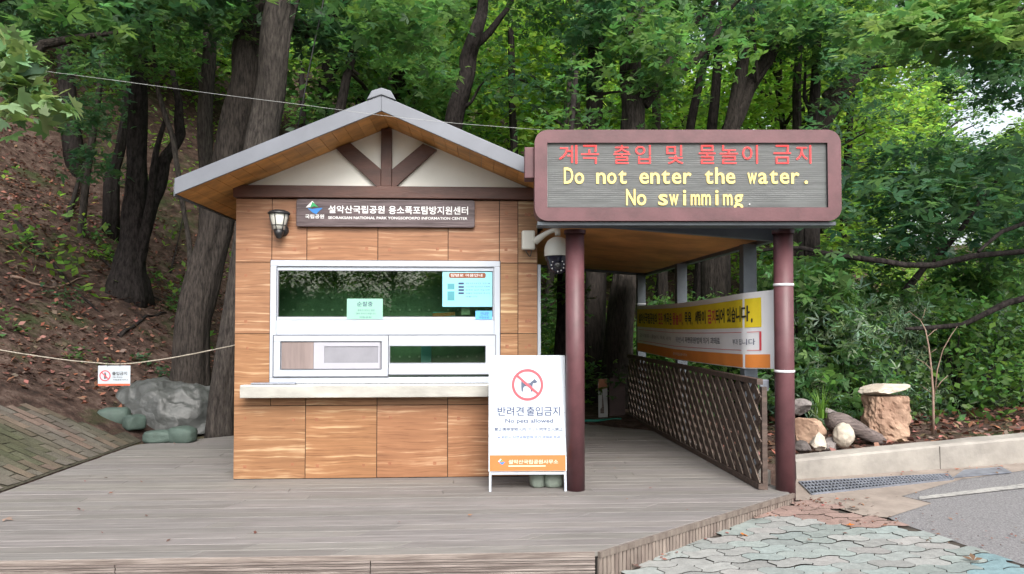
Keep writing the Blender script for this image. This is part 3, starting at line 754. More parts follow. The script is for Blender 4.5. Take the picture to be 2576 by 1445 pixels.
# sheets on the glass of the upper window
FB = Fr((0, YB - .006, 0), (1, 0, 0), (0, 0, 1))
def bx(u): return at(u, 800, YB).x
def bzv(v): return at(960, v, YB).z
def sheetthing(name, label, cat, u0, u1, v1, v0, y_off, m0):
    f = Fr((bx(u0), YB + y_off, bzv(v1)), (1, 0, 0), (0, 0, 1)); w_, h_ = bx(u1) - bx(u0), bzv(v0) - bzv(v1)
    o = thing(name, label, cat, f.o); m_ = MB(); f.rect(m_, 0, w_, 0, h_, -.002, 0); m_.build('sheet', m0, o); return o, f, w_, h_
o, f, w_, h_ = sheetthing('notice_poster', 'pale blue notice with a brown title bar in the upper window corner', 'poster', 1113, 1238, 772, 684, -.0075, M['poster'])
m_ = MB(); pts = []
for cx, a0 in ((.90, -90), (.10, 90)):
    for k_ in range(7): a = rad(a0 + k_ * 30); pts.append((w_ * (cx * .86 + .07) + .012 * math.cos(a), h_ * .90 + h_ * .075 * math.sin(a)))
f.poly(m_, pts, .0003, .0015); m_.build('title_bar', M['pill'], o)
m_ = MB(); text_fit(m_, f, '탐방로 이용안내', w_ * .17, w_ * .80, h_ * .86, h_ * .945, .002); m_.build('lettering', M['lettering'], o)
m_ = MB(); fr_ = [(.32, .64), (.32, .54), (.32, .45), (.32, .36)]
for k_, (a, b) in enumerate(fr_): f.rect(m_, w_ * a, w_ * (a + .11), h_ * b, h_ * (b + .055), .0003, .0012)
m_.build('label_block', M['navy'], o)
m_ = MB()
for k_, t in enumerate(('입산시간 안내', '국립공원 입산시간 지정제', '탐방로 입산 가능시간', '일몰전 하산하여 주시기', '바랍니다')): text_fit(m_, f, t, w_ * .47, w_ * (.95 if k_ < 4 else .7), h_ * (.65 - k_ * .095), h_ * (.695 - k_ * .095), .0006)
m_.build('small_lettering', M['navy'], o)
m_ = MB(); f.rect(m_, w_ * .10, w_ * .24, h_ * .50, h_ * .66, .0003, .0012); f.rect(m_, w_ * .10, w_ * .24, h_ * .18, h_ * .44, .0003, .0012); m_.build('picture_block', M['teal'], o)
o, f, w_, h_ = sheetthing('placard', 'mint green placard leaning in the middle of the upper window', 'placard', 873, 963, 803, 752, -.0085, M['mint'])
m_ = MB(); text_fit(m_, f, '순찰중', w_ * .28, w_ * .72, h_ * .62, h_ * .86, .0006, 0, .01); text_fit(m_, f, '용무가 있으신 분은', w_ * .3, w_ * .78, h_ * .38, h_ * .48, .0006); text_fit(m_, f, '연락 주시기 바랍니다', w_ * .26, w_ * .8, h_ * .22, h_ * .31, .0006); text_fit(m_, f, '국립공원', w_ * .34, w_ * .68, h_ * .05, h_ * .13, .0006); m_.build('lettering', M['navy'], o)
o, f, w_, h_ = sheetthing('small_notice', 'small bright blue card below the poster in the upper window', 'card', 1196, 1238, 804, 782, -.0075, mat('sky_blue_card', (.12, .42, .75), .4, .05))
m_ = MB(); text_fit(m_, f, '안내문', w_ * .3, w_ * .8, h_ * .45, h_ * .85, .0006); text_fit(m_, f, '국립공원', w_ * .2, w_ * .8, h_ * .12, h_ * .34, .0006); m_.build('lettering', M['navy'], o)
o, f, w_, h_ = sheetthing('leaflet', 'orange topped leaflet lying inside the upper window', 'leaflet', 1087, 1144, 804, 785, .05, M['teal'])
m_ = MB(); f.poly(m_, [(0, h_ * .25), (w_, h_ * .55), (w_, h_), (0, h_ * .85)], .0004, .0012); m_.build('orange_band', mat('dull_orange', (.36, .13, .04), .5, .05), o)
o, f, w_, h_ = sheetthing('pale_paper', 'pale torn paper hanging below the blue poster', 'paper', 1160, 1182, 792, 772, .05, mat('sage_paper', (.36, .42, .34), .5, .05))

# name board
f = Fr((bx(746), YB - .04, bzv(573)), (1, 0, 0), (0, 0, 1)); w_, h_ = bx(1194) - bx(746), bzv(503) - bzv(573) - .006
nb = thing('name_board', 'dark wooden name board with white Korean lettering above the window', 'sign', f.o)
m_ = MB(); pts = []
for cx, cy2, a0 in ((w_ - .02, .02, -90), (w_ - .02, h_ - .02, 0), (.02, h_ - .02, 90), (.02, .02, 180)):
    for k_ in range(5): a = rad(a0 + k_ * 22.5); pts.append((cx + .02 * math.cos(a), cy2 + .02 * math.sin(a)))
f.poly(m_, pts, -.034, 0); m_.build('board', M['signboard'], nb, bevel=.003)
m_ = MB(); text_fit(m_, f, '설악산국립공원', w_ * .178, w_ * .492, h_ * .49, h_ * .77, .003, 0, .012); text_fit(m_, f, '용소폭포탐방지원센터', w_ * .515, w_ * .962, h_ * .47, h_ * .77, .003, 0, .012)
text_fit(m_, f, 'SEORAKSAN NATIONAL PARK YONGSOPOKPO INFORMATION CENTER', w_ * .178, w_ * .958, h_ * .28, h_ * .375, .003, 0, .012)
m_.build('lettering', M['lettering'], nb)
m_ = MB(); text_fit(m_, f, '국립공원', w_ * .05, w_ * .155, h_ * .29, h_ * .44, .003, 0, .012); m_.build('emblem_lettering', M['lettering'], nb)
def emblem(f, m0, x, y, s, z, par):
    a = MB(); f.poly(a, [(x, y + .02 * s), (x + .38 * s, y + .42 * s), (x + .5 * s, y + .30 * s), (x + .30 * s, y + .05 * s)], z, z + .001); a.build('emblem_peak', M['lettering'], par)
    a = MB(); f.poly(a, [(x + .24 * s, y), (x + .40 * s, y + .36 * s), (x + .76 * s, y + .02 * s), (x + .5 * s, y + .10 * s)], z + .0012, z + .002); a.build('emblem_hill', M['green'], par)
    a = MB(); f.poly(a, [(x + .10 * s, y - .02 * s), (x + .40 * s, y - .07 * s), (x + .66 * s, y - .02 * s), (x + s, y), (x + .78 * s, y - .20 * s), (x + .62 * s, y - .38 * s), (x + .40 * s, y - .28 * s)], z, z + .001); a.build('emblem_water', M['blue'], par)
emblem(f, None, w_ * .053, h_ * .68, w_ * .094, .002, nb)

# wall lamp
lm = thing('wall_lamp', 'black half lantern with frosted glass on the booth wall', 'wall lamp', at(703, 562, YB))
c = at(702, 536, YB - .085)
mb = MB(); mb.lathe([(.088, -.012), (.092, -.004), (.080, .010), (.05, .022), (.0, .027)], c, 24); mb.lathe([(.088, -.012), (.0, -.012)], c, 24); mb.build('cap', M['black'], lm)
mb = MB(); mb.lathe([(.0, -.14), (.046, -.14), (.052, -.11), (.076, -.013), (.0, -.013)], c, 20); mb.build('glass_shade', M['lampglass'], lm)
mb = MB()
for k_ in range(6):
    a = rad(20 + k_ * 60); d_ = Vector((math.cos(a), math.sin(a), 0)); mb.bar(c + d_ * .049 + Vector((0, 0, -.142)), c + d_ * .080 + Vector((0, 0, -.01)), .006, .006)
for k_ in range(24):
    a, b = rad(k_ * 15), rad(k_ * 15 + 15); mb.bar(c + Vector((math.cos(a) * .0555, math.sin(a) * .0555, -.105)), c + Vector((math.cos(b) * .0555, math.sin(b) * .0555, -.105)), .005, .006)
mb.build('cage', M['black'], lm)
mb = MB(); mb.lathe([(.0, -.215), (.02, -.21), (.034, -.18), (.046, -.141), (.0, -.141)], c, 20)
c2 = at(709, 579, YB - .02); mb.lathe([(.0, .045), (.04, .04), (.052, .02), (.054, .0)], c2 + Vector((0, .018, 0)), 20, 0, (0, -1, 0)); mb.bar(c2 + Vector((0, .0, 0)), c + Vector((.0, .0, -.165)), .035, .04); mb.build('wall_bracket', M['black'], lm)

# ================================================================== WALKWAY CANOPY
cn = thing('walkway_canopy', 'flat wooden ceilinged canopy over the walkway beside the booth', 'canopy', (2.28, 5.9, 0))
def cz(x): return 2.135 - .076 * (x - .5)
CX0, CX1, CY0, CY1 = .53, 2.42, 5.62, 10.05
mb = MB()
mb.prism([(CX0 + .05, CY0 + .061, cz(CX0 + .05)), (CX1 - .061, CY0 + .061, cz(CX1 - .061)), (CX1 - .061, CY1 - .061, cz(CX1 - .061)), (CX0 + .05, CY1 - .061, cz(CX0 + .05))], (0, 0, .02)); mb.build('ceiling', M['canopysoffit'], cn)
mb = MB(); mb.prism([(CX0, CY0, cz(CX0) + .06), (CX1, CY0, cz(CX1) + .06), (CX1, CY1, cz(CX1) + .06), (CX0, CY1, cz(CX0) + .06)], (0, 0, .08)); mb.build('roof', M['roofmetal'], cn)
for (a, b) in (((CX0, CY0 + .03), (CX1, CY0 + .03)), ((CX1 - .03, CY0 + .0605), (CX1 - .03, CY1 - .0605)), ((CX0, CY1 - .03), (CX1, CY1 - .03))):
    mb = MB(); mb.bar((a[0], a[1], cz(a[0]) + .012), (b[0], b[1], cz(b[0]) + .012), .06, .09); mb.build('edge_beam', M['postgrey'], cn, bevel=.003)
for y_ in (5.95, 7.95, 9.92):
    mb = MB(); zb = -.0; mb.box(2.236, 2.35, y_ - .05, y_ + .05, .003, cz(2.28) - .035); mb.build('post', M['postgrey'], cn, bevel=.004)
for y_ in (8.6, 9.92):
    mb = MB(); mb.box(.56, .66, y_ - .05, y_ + .05, .003, cz(.6) - .002); mb.build('post', M['postgrey'], cn, bevel=.004)

# ================================================================== LED SIGN
def cd(u, v, w_): return CAM + ray(u, v) * w_     # point at camera depth w_
SW = 5.32; o_ = cd(1345, 556, SW); o_r = cd(2118, 556, SW); o_t = cd(1345, 325, SW)
f = Fr(o_, rgt, (0, 0, 1)); sw, sh = (o_r - o_).length, o_t.z - o_.z
K_ = SW / FPX
def su(u): return (u - 1345) * K_
def sv(v): return (556 - v) * K_
led = thing('display_sign', 'maroon rounded electronic sign with red and yellow lit warning text', 'electronic sign', gr(1445, 1238))
def rrect(x0, x1, y0, y1, r):
    p = []
    for cx, cy2, a0 in ((x1 - r, y0 + r, -90), (x1 - r, y1 - r, 0), (x0 + r, y1 - r, 90), (x0 + r, y0 + r, 180)):
        for k_ in range(9): a = rad(a0 + k_ * 11.25); p.append((cx + r * math.cos(a), cy2 + r * math.sin(a)))
    return p
sx0, sx1, sy0, sy1 = su(1377), su(2084), sv(522), sv(358)
hb = MB(); outer = rrect(0, sw, 0, sh, .10)
def inner_pt(x, y):   # inner rectangle point for an outer point
    return (min(max(x, sx0), sx1), min(max(y, sy0), sy1))
n = len(outer)
def ringfaces(z):
    for i in range(n):
        a, b = outer[i], outer[(i + 1) % n]; ia, ib = inner_pt(*a), inner_pt(*b)
        q = [f.p(*a, z), f.p(*b, z), f.p(*ib, z)]
        if (Vector(ia) - Vector(ib)).length > 1e-5: q.append(f.p(*ia, z))
        hb.add(q, [list(range(len(q)))])
ringfaces(0)
for i in range(n):
    a, b = outer[i], outer[(i + 1) % n]; hb.add([f.p(*a, 0), f.p(*b, 0), f.p(*b, -.24), f.p(*a, -.24)], [(0, 1, 2, 3)], 0, None, True)
hb.add([f.p(*p, -.24) for p in outer], [list(range(n))])
inn = [(sx0, sy0), (sx1, sy0), (sx1, sy1), (sx0, sy1)]
for i in range(4):
    a, b = inn[i], inn[(i + 1) % 4]; hb.add([f.p(*a, 0), f.p(*b, 0), f.p(*b, -.03), f.p(*a, -.03)], [(0, 1, 2, 3)], 1)
hb.build('housing', [M['maroon'], M['black']], led)
mb = MB(); f.rect(mb, sx0, sx1, sy0, sy1, -.032, -.028, 0); ns_ = 34; dh = (sy1 - sy0) / ns_
for i in range(ns_): mb.prism([f.p(sx0 + .004, sy0 + i * dh + .0025, -.0275), f.p(sx1 - .004, sy0 + i * dh + .0025, -.0275), f.p(sx1 - .004, sy0 + (i + 1) * dh - .0015, -.021), f.p(sx0 + .004, sy0 + (i + 1) * dh - .0015, -.021)], f.n * -.002, 0)
mb.build('display_panel', M['ledpanel'], led)
mb = MB(); cells = [('계', 1407, 1453), ('곡', 1463, 1508), ('출', 1545, 1587), ('입', 1600, 1639), ('및', 1679, 1721), ('물', 1761, 1803), ('놀', 1814, 1860), ('이', 1871, 1910), ('금', 1950, 1994), ('지', 2007, 2045)]
for ch, a, b in cells: text_fit(mb, f, ch, su(a), su(b), sv(410), sv(363), -.0165, 0, -.004)
mb.build('red_text', M['ledred'], led)
mb = MB(); text_cells(mb, f, 'Do not enter the water.', su(1431), sv(461), 27.3 * K_, 41 * K_, -.0165, 0, .013); text_cells(mb, f, 'No swimmimg', su(1588), sv(515.5), 27.2 * K_, 41 * K_, -.0165, 0, .013); mb.build('yellow_text', M['ledyel'], led)
mb = MB(); f.ring(mb, su(1888), sv(513), 0, .006, -.0185, -.0165, 0, 10); mb.build('unlit_dot', M['ledoff'], led)
mb = MB(); f.rect(mb, -.075, -.001, sv(445), sv(366), -.20, -.04); mb.build('side_box', M['maroon'], led, bevel=.006)
mb = MB(); f.rect(mb, .02, sw - .03, -.03, -.001, -.20, -.03); mb.build('base_plate', M['postgrey'], led, bevel=.004)
for u, vb, zb in ((1447, 1236, .002), (1974, 1244, -.09)):
    b_ = gr(u, vb, 0) + Vector((0, .0, 0)); cx, cy2 = b_.x, 5.56 - .049 * (b_.x - .75)
    p_ = cd(u, 1000, 5.60); cx, cy2 = p_.x, p_.y
    mb = MB(); mb.lathe([(.0, zb), (.0735, zb), (.0735, o_.z - .031), (.0, o_.z - .031)], (cx, cy2, 0), 28); mb.lathe([(.085, o_.z - .06), (.085, o_.z - .031), (.0, o_.z - .031)], (cx, cy2, 0), 28); mb.build('column', M['maroon'], led)
    if u > 1900: colR = (cx, cy2)
    else: colL = (cx, cy2)

# ================================================================== BANNER
BP = [Vector((2.230, 9.86, .905)), Vector((2.2295, 7.99, .905)), Vector((2.2295, 5.886, .925)), Vector((2.366, 5.60, .935))]
bacc = [0.0]
for a, b in zip(BP[:-1], BP[1:]): bacc.append(bacc[-1] + (b - a).length)
bl_ = bacc[-1]; f = Fr(BP[0], BP[2] - BP[0], (0, 0, 1)); bh = .63
bn = thing('warning_banner', 'white banner with yellow and orange bands strung along the walkway', 'banner', BP[0])
class FrW(Fr):
    """the banner's sheet: a polyline pulled tight over the post faces, sagging a little between them"""
    def p(s, x, y, z=0.0):
        for k_ in range(3):
            if x <= bacc[k_ + 1] or k_ == 2: break
        t = (x - bacc[k_]) / (bacc[k_ + 1] - bacc[k_]); p = BP[k_].lerp(BP[k_ + 1], t); d = (BP[k_ + 1] - BP[k_]).normalized(); n = d.cross(Vector((0, 0, 1))).normalized()
        tt = min(1, max(0, t)); bow = (.014 * math.sin(math.pi * tt) * (1 + .6 * math.sin(y * 7 + k_)) if k_ < 2 else 0)
        return p + Vector((0, 0, y - .02 * math.sin(math.pi * x / bl_))) + n * (z - bow + .003 * math.sin(x * 13 + y * 4))
fw_ = FrW(f.o, f.r, f.u)
def wsheet(nm, x0, x1, y0, y1, z, m0):
    m_ = MB(); n1, n2 = max(2, int((x1 - x0) / .08)), 5
    vs = [fw_.p(x0 + (x1 - x0) * i / n1, y0 + (y1 - y0) * j / n2, z) for j in range(n2 + 1) for i in range(n1 + 1)]
    vs2 = [p - f.n * .0015 for p in vs]; k_ = len(vs)
    fs = [(j * (n1 + 1) + i, j * (n1 + 1) + i + 1, (j + 1) * (n1 + 1) + i + 1, (j + 1) * (n1 + 1) + i) for j in range(n2) for i in range(n1)]
    m_.add(vs, fs, 0, None, True); m_.add(vs2, [tuple(reversed(q)) for q in fs], 0, None, True); return m_.build(nm, m0, bn)
wsheet('cloth', 0, bl_, 0, bh, 0, M['cloth'])
wsheet('yellow_band', .02, bl_ * .97, bh * .54, bh * .92, .004, M['yellow'])
wsheet('orange_band', .005, bl_ * .99, bh * .012, bh * .185, .004, mat('banner_orange', (.80, .27, .06), .5, .04))
segs = [('설악산국립공원의', 0), (' 모든 ', 1), ('계곡은 ', 0), ('물놀이', 1), (', 목욕, 세탁이 ', 0), ('금지', 1), ('되어 있습니다.', 0)]
tot = sum(.38 if ch in ' ,.' else 1 for s_, _ in segs for ch in s_); cw = (bl_ * .935) / tot; x_ = bl_ * .02; mk, mr = MB(), MB()
for s_, red in segs:
    for ch in s_:
        wd = cw * (.38 if ch in ' ,.' else 1)
        if ch in ',.': text_fit(mk, fw_, ch, x_ + wd * .1, x_ + wd * .5, bh * .60, bh * .66, .0075)
        elif ch != ' ': text_fit(mr if red else mk, fw_, ch, x_ + wd * .06, x_ + wd * .94, bh * .62, bh * .83, .0075, 0, .025)
        x_ += wd
mk.build('black_lettering', M['blackink'], bn); mr.build('red_lettering', M['redprint'], bn)
m_ = MB()
for (a, b, c_, d_) in ((.02, .97, .475, .482), (.02, .97, .235, .242), (.965, .97, .242, .475)):
    nseg = 30
    for i in range(nseg):
        xa, xb = bl_ * (a + (b - a) * i / nseg), bl_ * (a + (b - a) * (i + 1) / nseg)
        m_.add([fw_.p(xa, bh * c_, .005), fw_.p(xb, bh * c_, .005), fw_.p(xb, bh * d_, .005), fw_.p(xa, bh * d_, .005)], [(0, 1, 2, 3)])
m_.build('box_outline', M['redprint'], bn)
m_ = MB(); text_fit(m_, fw_, '금지행위 : 물놀이, 목욕, 세탁', bl_ * .03, bl_ * .40, bh * .32, bh * .40, .0055); m_.build('grey_lettering', M['greyink'], bn)
m_ = MB(); text_fit(m_, fw_, '위반시 자연공원법에 의거 과태료', bl_ * .45, bl_ * .78, bh * .31, bh * .41, .0055); text_fit(m_, fw_, '부과 됩니다', bl_ * .86, bl_ * .955, bh * .31, bh * .39, .0055); m_.build('navy_lettering', M['navy'], bn)
m_ = MB(); text_fit(m_, fw_, '설악산국립공원사무소', bl_ * .42, bl_ * .54, bh * .08, bh * .13, .0075); m_.build('pale_lettering', M['cloth'], bn)
for (cx, cy2, zz, corner, hw) in ((colR[0], colR[1], 1.60, (bl_, bh), .0755), (colR[0], colR[1], .925, (bl_, .0), .0755)):
    m_ = MB(); m_.lathe([(hw, -.010), (hw + .003, -.008), (hw + .003, .008), (hw, .010)], (cx, cy2, zz), 28)
    m_.bar((cx - .03, cy2 - hw + .002, zz), fw_.p(*corner), .008, .004); m_.build('tie_strap', M['tie'], bn)
for zz, corner in ((1.56, (0, bh)), (.915, (0, 0))):
    m_ = MB()
    m_.box(2.2325, 2.2355, 9.869, 9.972, zz - .006, zz + .006); m_.box(2.2325, 2.3535, 9.8655, 9.8685, zz - .006, zz + .006); m_.box(2.3505, 2.3535, 9.869, 9.972, zz - .006, zz + .006); m_.build('tie_strap', M['tie'], bn)

# ================================================================== LATTICE RAIL
lt = thing('lattice_railing', 'dark brown diagonal lattice railing along the walkway edge', 'railing', (2.2, 7.7, 0))
RXn, RY0, RY1, RZ0, RZ1 = 2.17, 5.53, 9.80, .03, .82
def railx(y): return 2.20 - .028 * (y - RY0)
def seg_clip(c, k):     # slat line z = RZ1 - k*(y-c): from top rail to bottom rail
    return (c, RZ1), (c + (RZ1 - RZ0) / k, RZ0)
slats = MB(); step = .165
def slat(c, k, xo, wd, near_only=None):
    (ya, za), (yb, zb) = seg_clip(c, k)
    lo_, hi_ = RY0, RY1
    if k < 0:
        pass
    # parametric clip to the panel
    p, q = [], None
    def zz(y): return RZ1 - k * (y - c)
    y0_, y1_ = min(ya, yb), max(ya, yb); y0_, y1_ = max(y0_, lo_), min(y1_, hi_)
    if y1_ - y0_ < .02: return
    A, B = Vector((railx(y0_) + xo, y0_, zz(y0_))), Vector((railx(y1_) + xo, y1_, zz(y1_)))
    d = (B - A).normalized(); side = Vector((0, -d.z, d.y))
    if side.y > 0: side = -side                                # the edge that faces the camera
    a = [A + side * wd / 2, B + side * wd / 2, B - side * wd / 2, A - side * wd / 2]
    slats.prism(a, (.011, 0, 0), 0)
    e = [A + side * (wd / 2 + .0005) + Vector((-.0015, 0, 0)), B + side * (wd / 2 + .0005) + Vector((-.0015, 0, 0)), B + side * (wd / 2 - .007) + Vector((-.0015, 0, 0)), A + side * (wd / 2 - .007) + Vector((-.0015, 0, 0))]
    if not near_only: slats.prism(e, (.0012, 0, 0), 1)
c_ = RY0 - .9
while c_ < RY1 + .9:
    slat(c_, -1.05, 0, .075)
    slat(c_, 1.05, .013, .06, True)
    c_ += step
slats.build('slats', [M['lattice'], M['latedge']], lt)
mb = MB(); mb.bar((railx(RY0) + .012, RY0 - .02, RZ1 + .02), (railx(RY1) + .012, RY1, RZ1 + .02), .05, .045); mb.bar((railx(RY0) + .012, RY0 - .02, .025), (railx(RY1) + .012, RY1, .025), .04, .045); mb.build('rail', M['lattice'], lt, bevel=.004)
for y_ in (RY0 + .0, 7.7, RY1): mb = MB(); mb.bar((railx(y_) + .046, y_, .0), (railx(y_) + .046, y_, .80), .04, .04, (0, 1, 0)); mb.build('post', M['lattice'], lt)
br = MB(); br.box(2.245, 2.32, 5.60, 5.615, .76, .85); tag(br.build('steel_bracket', M['galv'], base=(0, 0, 0), bevel=.004), 'small grey steel bracket plate at the near end of the lattice railing', 'bracket')
kb = MB(); kb.box(2.24, 2.355, 5.66, 5.78, .003, .12); tag(kb.build('footing_block', M['concrete'], base=(0, 0, 0), bevel=.008), 'small concrete footing block under the near end of the railing', 'block')

# far end of walkway: leaning board and panel, hose
o = thing('leaning_board', 'orange and white board leaning at the far end of the walkway', 'board', gr(1520, 1055))
f = Fr(at(1506, 1052, 9.6), (1, .1, 0), (0, .08, 1)); w_, h_ = 24 / FPX * 9.6, .52
m_ = MB(); f.rect(m_, 0, w_, 0, h_, -.012, 0); m_.build('panel', mat('dull_white_board', (.35, .36, .36), .5, .06), o)
m_ = MB(); f.poly(m_, [(0.002, h_ * .72), (w_ - .002, h_ * .76), (w_ - .002, h_ - .002), (.002, h_ - .002)], .0005, .002); m_.build('orange_band', mat('dull_orange_board', (.30, .11, .05), .5, .06), o)
m_ = MB(); f.poly(m_, [(w_ * .2, .06), (w_ * .6, .06), (w_ * .6, .14), (w_ * .45, .36), (w_ * .35, .14), (w_ * .2, .12)], .0005, .002); m_.build('tower_picture', M['log'], o)
m_ = MB(); f = Fr(at(1533, 1056, 9.68), (1, 0, 0), (0, .03, 1)); f.rect(m_, 0, .22, 0, .56, -.03, 0); tag(m_.build('timber_sheet', mat('brown_panel_paint', (.05, .024, .022), .5, .2), base=f.o, bevel=.004), 'dark brown wooden panel standing by the railing at the walkway end', 'panel')
m_ = MB(); pts = [gr(1395 + i * 12, 1057 - 2 * math.sin(i * .6), .02) for i in range(15)]; m_.tube(pts, [.018] * 15, 8); tag(m_.build('garden_hose', M['hose'], base=(0, 0, 0)), 'teal hose lying across the far end of the walkway', 'hose')

# ================================================================== DOME CAMERA
dc = thing('security_camera', 'white dome security camera on a curved arm beside the booth', 'camera', at(1330, 605, YB))
p0, p1 = at(1313, 628, YB - .07), at(1346, 580, YB - .07)
mb = MB(); mb.box(p0.x, p1.x, YB - .075, YB - .0015, p0.z, p1.z); mb.build('junction_box', M['offwhite'], dc, bevel=.012)
YC = 5.92; tip = at(1403, 578, YC)
mb = MB(); a = at(1346, 608, YB - .05); path = []
for i in range(9):
    t = i / 8; path.append(Vector((a.x + (tip.x - a.x) * t, a.y + (tip.y - a.y) * t, a.z + (tip.z - a.z) * math.sin(t * math.pi / 2))))
mb.tube(path, [.032, .03, .027, .024, .022, .021, .02, .02, .022], 12); mb.lathe([(.0, .012), (.022, .012), (.024, -.05), (.0, -.05)], tip, 16); mb.build('arm', M['offwhite'], dc)
cc = at(1403, 645, YC); Rd = .112
mb = MB(); mb.lathe([(Rd, 0), (Rd, .05), (Rd * .95, .085), (Rd * .78, .125), (Rd * .5, .150), (.03, .160), (0, .160)], cc, 28); mb.lathe([(Rd, 0), (0, 0)], cc, 28); mb.build('dome_hood', M['offwhite'], dc)
mb = MB(); mb.lathe([(Rd * .95, -.002), (Rd * .93, -.03), (Rd * .80, -.05), (Rd * .74, -.09), (Rd * .6, -.125), (Rd * .3, -.145), (0, -.15)], cc, 28); mb.build('camera_head', mat('navy_black_plastic', (.012, .014, .03), .2, .1), dc)
mb = MB(); fc = (CAM - cc); fc.z = 0; fc.normalize(); lc = cc + Vector((0, 0, -.085)) + fc * (Rd * .66); mb.lathe([(.030, -.02), (.030, .02), (.024, .024), (.0, .020)], lc, 20, 0, fc); mb.build('lens', mat('lens_glass', (.03, .03, .035), .1, .1), dc)
mb = MB(); rt = Vector((-fc.y, fc.x, 0))
for k_ in range(10):
    a = rad(-60 + k_ * 300 / 9 - 90 + 60); d_ = rt * (math.cos(a) * .052) + Vector((0, 0, math.sin(a) * .05)); mb.lathe([(.006, 0), (.006, .012), (0, .012)], cc + Vector((0, 0, -.083)) + fc * (Rd * .64) + d_, 8, 0, fc)
mb.build('infrared_lamps', M['lettering'], dc)
mb = MB(); b0 = at(1322, 630, YB - .05); mb.tube([b0 + Vector((math.sin(t * math.pi) * .012 + t * .05, 0, -.05 * math.sin(t * math.pi))) for t in [i / 10 for i in range(11)]], [.004] * 11, 6); mb.build('cable_loop', M['black'], dc)

# ================================================================== A-FRAME SIGN
aL, aR = gr(1230, 1238), gr(1426, 1237)
rv = (aR - aL).normalized(); ydir = Vector((-rv.y, rv.x, 0)); upd = (Vector((0, 0, 1)) + ydir * .14).normalized()
f = Fr(aL, rv, upd); w_ = (aR - aL).length; H_ = 1.045
af = thing('standing_sign', 'white folding pavement sign with a red no dogs symbol in front of the booth', 'pavement sign', aL)
m_ = MB()
for xx in (0, w_ - .018): f.rect(m_, xx, xx + .018, .0, H_, -.022, -.002)
f.rect(m_, .0185, w_ - .0185, .128, .146, -.022, -.002); f.rect(m_, .0185, w_ - .0185, H_ - .018, H_, -.022, -.002); m_.build('front_frame', M['white'], af, bevel=.002)
m_ = MB(); b0 = aL + ydir * .42; top = f.p(0, H_, -.026); top2 = f.p(w_, H_, -.026)
m_.bar(b0 + Vector((0, 0, .0)) + rv * .01, top + rv * .01 - Vector((0, 0, .02)), .018, .018); m_.bar(b0 + rv * (w_ - .01), top2 - rv * .01 - Vector((0, 0, .02)), .018, .018); m_.build('rear_frame', M['white'], af)
px0, px1, py0, py1 = -.004, w_ + .002, .152, H_ + .008; pw, ph = px1 - px0, py1 - py0
m_ = MB(); f.rect(m_, px0, px1, py0, py1, 0, .004); m_.build('panel', M['paper'], af, bevel=.002)
def ax(t): return px0 + pw * t
def ay(t): return py1 - ph * t      # from the top down
m_ = MB(); f.rect(m_, ax(.015), ax(.985), ay(.995), ay(.862), .0045, .0055); m_.build('orange_band', M['orange'], af)
m_ = MB(); rc = pw * .205; ccx, ccy = ax(.505), ay(.258); f.ring(m_, ccx, ccy, rc * .84, rc, .0062, .0075, 0, 48)
a = rad(-41); d_ = (math.cos(a), math.sin(a)); n_ = (-d_[1], d_[0]); l_ = rc * .86; t_ = rc * .075
f.poly(m_, [(ccx - d_[0] * l_ + n_[0] * t_, ccy - d_[1] * l_ + n_[1] * t_), (ccx - d_[0] * l_ - n_[0] * t_, ccy - d_[1] * l_ - n_[1] * t_), (ccx + d_[0] * l_ - n_[0] * t_, ccy + d_[1] * l_ - n_[1] * t_), (ccx + d_[0] * l_ + n_[0] * t_, ccy + d_[1] * l_ + n_[1] * t_)], .0062, .0078); m_.build('prohibition_ring', M['redprint'], af)
m_ = MB(); dog = [(-.38, -.44), (-.30, -.44), (-.27, -.20), (-.18, -.10), (.18, -.10), (.22, -.44), (.30, -.44), (.32, -.02), (.36, .10), (.46, .08), (.60, .14), (.62, .20), (.42, .38), (.38, .30), (.22, .18), (.16, .10), (-.28, .10), (-.36, .28), (-.40, .26), (-.40, -.10)]
f.poly(m_, [(ccx + x * rc, ccy + y * rc) for x, y in dog], .0045, .0058); m_.build('dog_symbol', M['dogink'], af)
m_ = MB(); text_fit(m_, f, '반려견', ax(.115), ax(.455), ay(.527), ay(.448), .0055, 0, .012); text_fit(m_, f, '출입금지', ax(.49), ax(.925), ay(.527), ay(.448), .0055, 0, .012); text_fit(m_, f, 'No pets allowed', ax(.215), ax(.83), ay(.597), ay(.553), .0055, 0, .012)
text_fit(m_, f, '禁止携带宠物入内 ペット同伴立入禁止', ax(.075), ax(.955), ay(.657), ay(.627), .0055, 0, .008); m_.build('lettering', M['navy'], af)
m_ = MB(); text_fit(m_, f, '※ 위반시 자연공원법에 의거 과태료 부과', ax(.12), ax(.92), ay(.722), ay(.697), .0055, 0, .008); m_.build('blue_lettering', mat('blue_print', (.04, .09, .28), .5, .05), af)
m_ = MB(); text_fit(m_, f, '설악산국립공원사무소', ax(.255), ax(.89), ay(.936), ay(.90), .007, 0, .015); f.rect(m_, ax(.255), ax(.73), ay(.958), ay(.949), .0058, .0066); m_.build('band_lettering', mat('pale_peach_print', (.78, .60, .48), .5, .04), af)
emblem(f, None, ax(.12), ay(.918), pw * .095, .0062, af)
m_ = MB()
for tx in (.015, .24, .5, .74, .985):
    f.ring(m_, ax(tx), ay(.012), 0, .004, .0045, .006, 0, 8)
for ty in (.28, .5, .7): f.ring(m_, ax(.012), ay(ty), 0, .003, .0045, .006, 0, 8); f.ring(m_, ax(.985), ay(ty), 0, .003, .0045, .006, 0, 8)
m_.build('screw_heads', M['galv'], af)

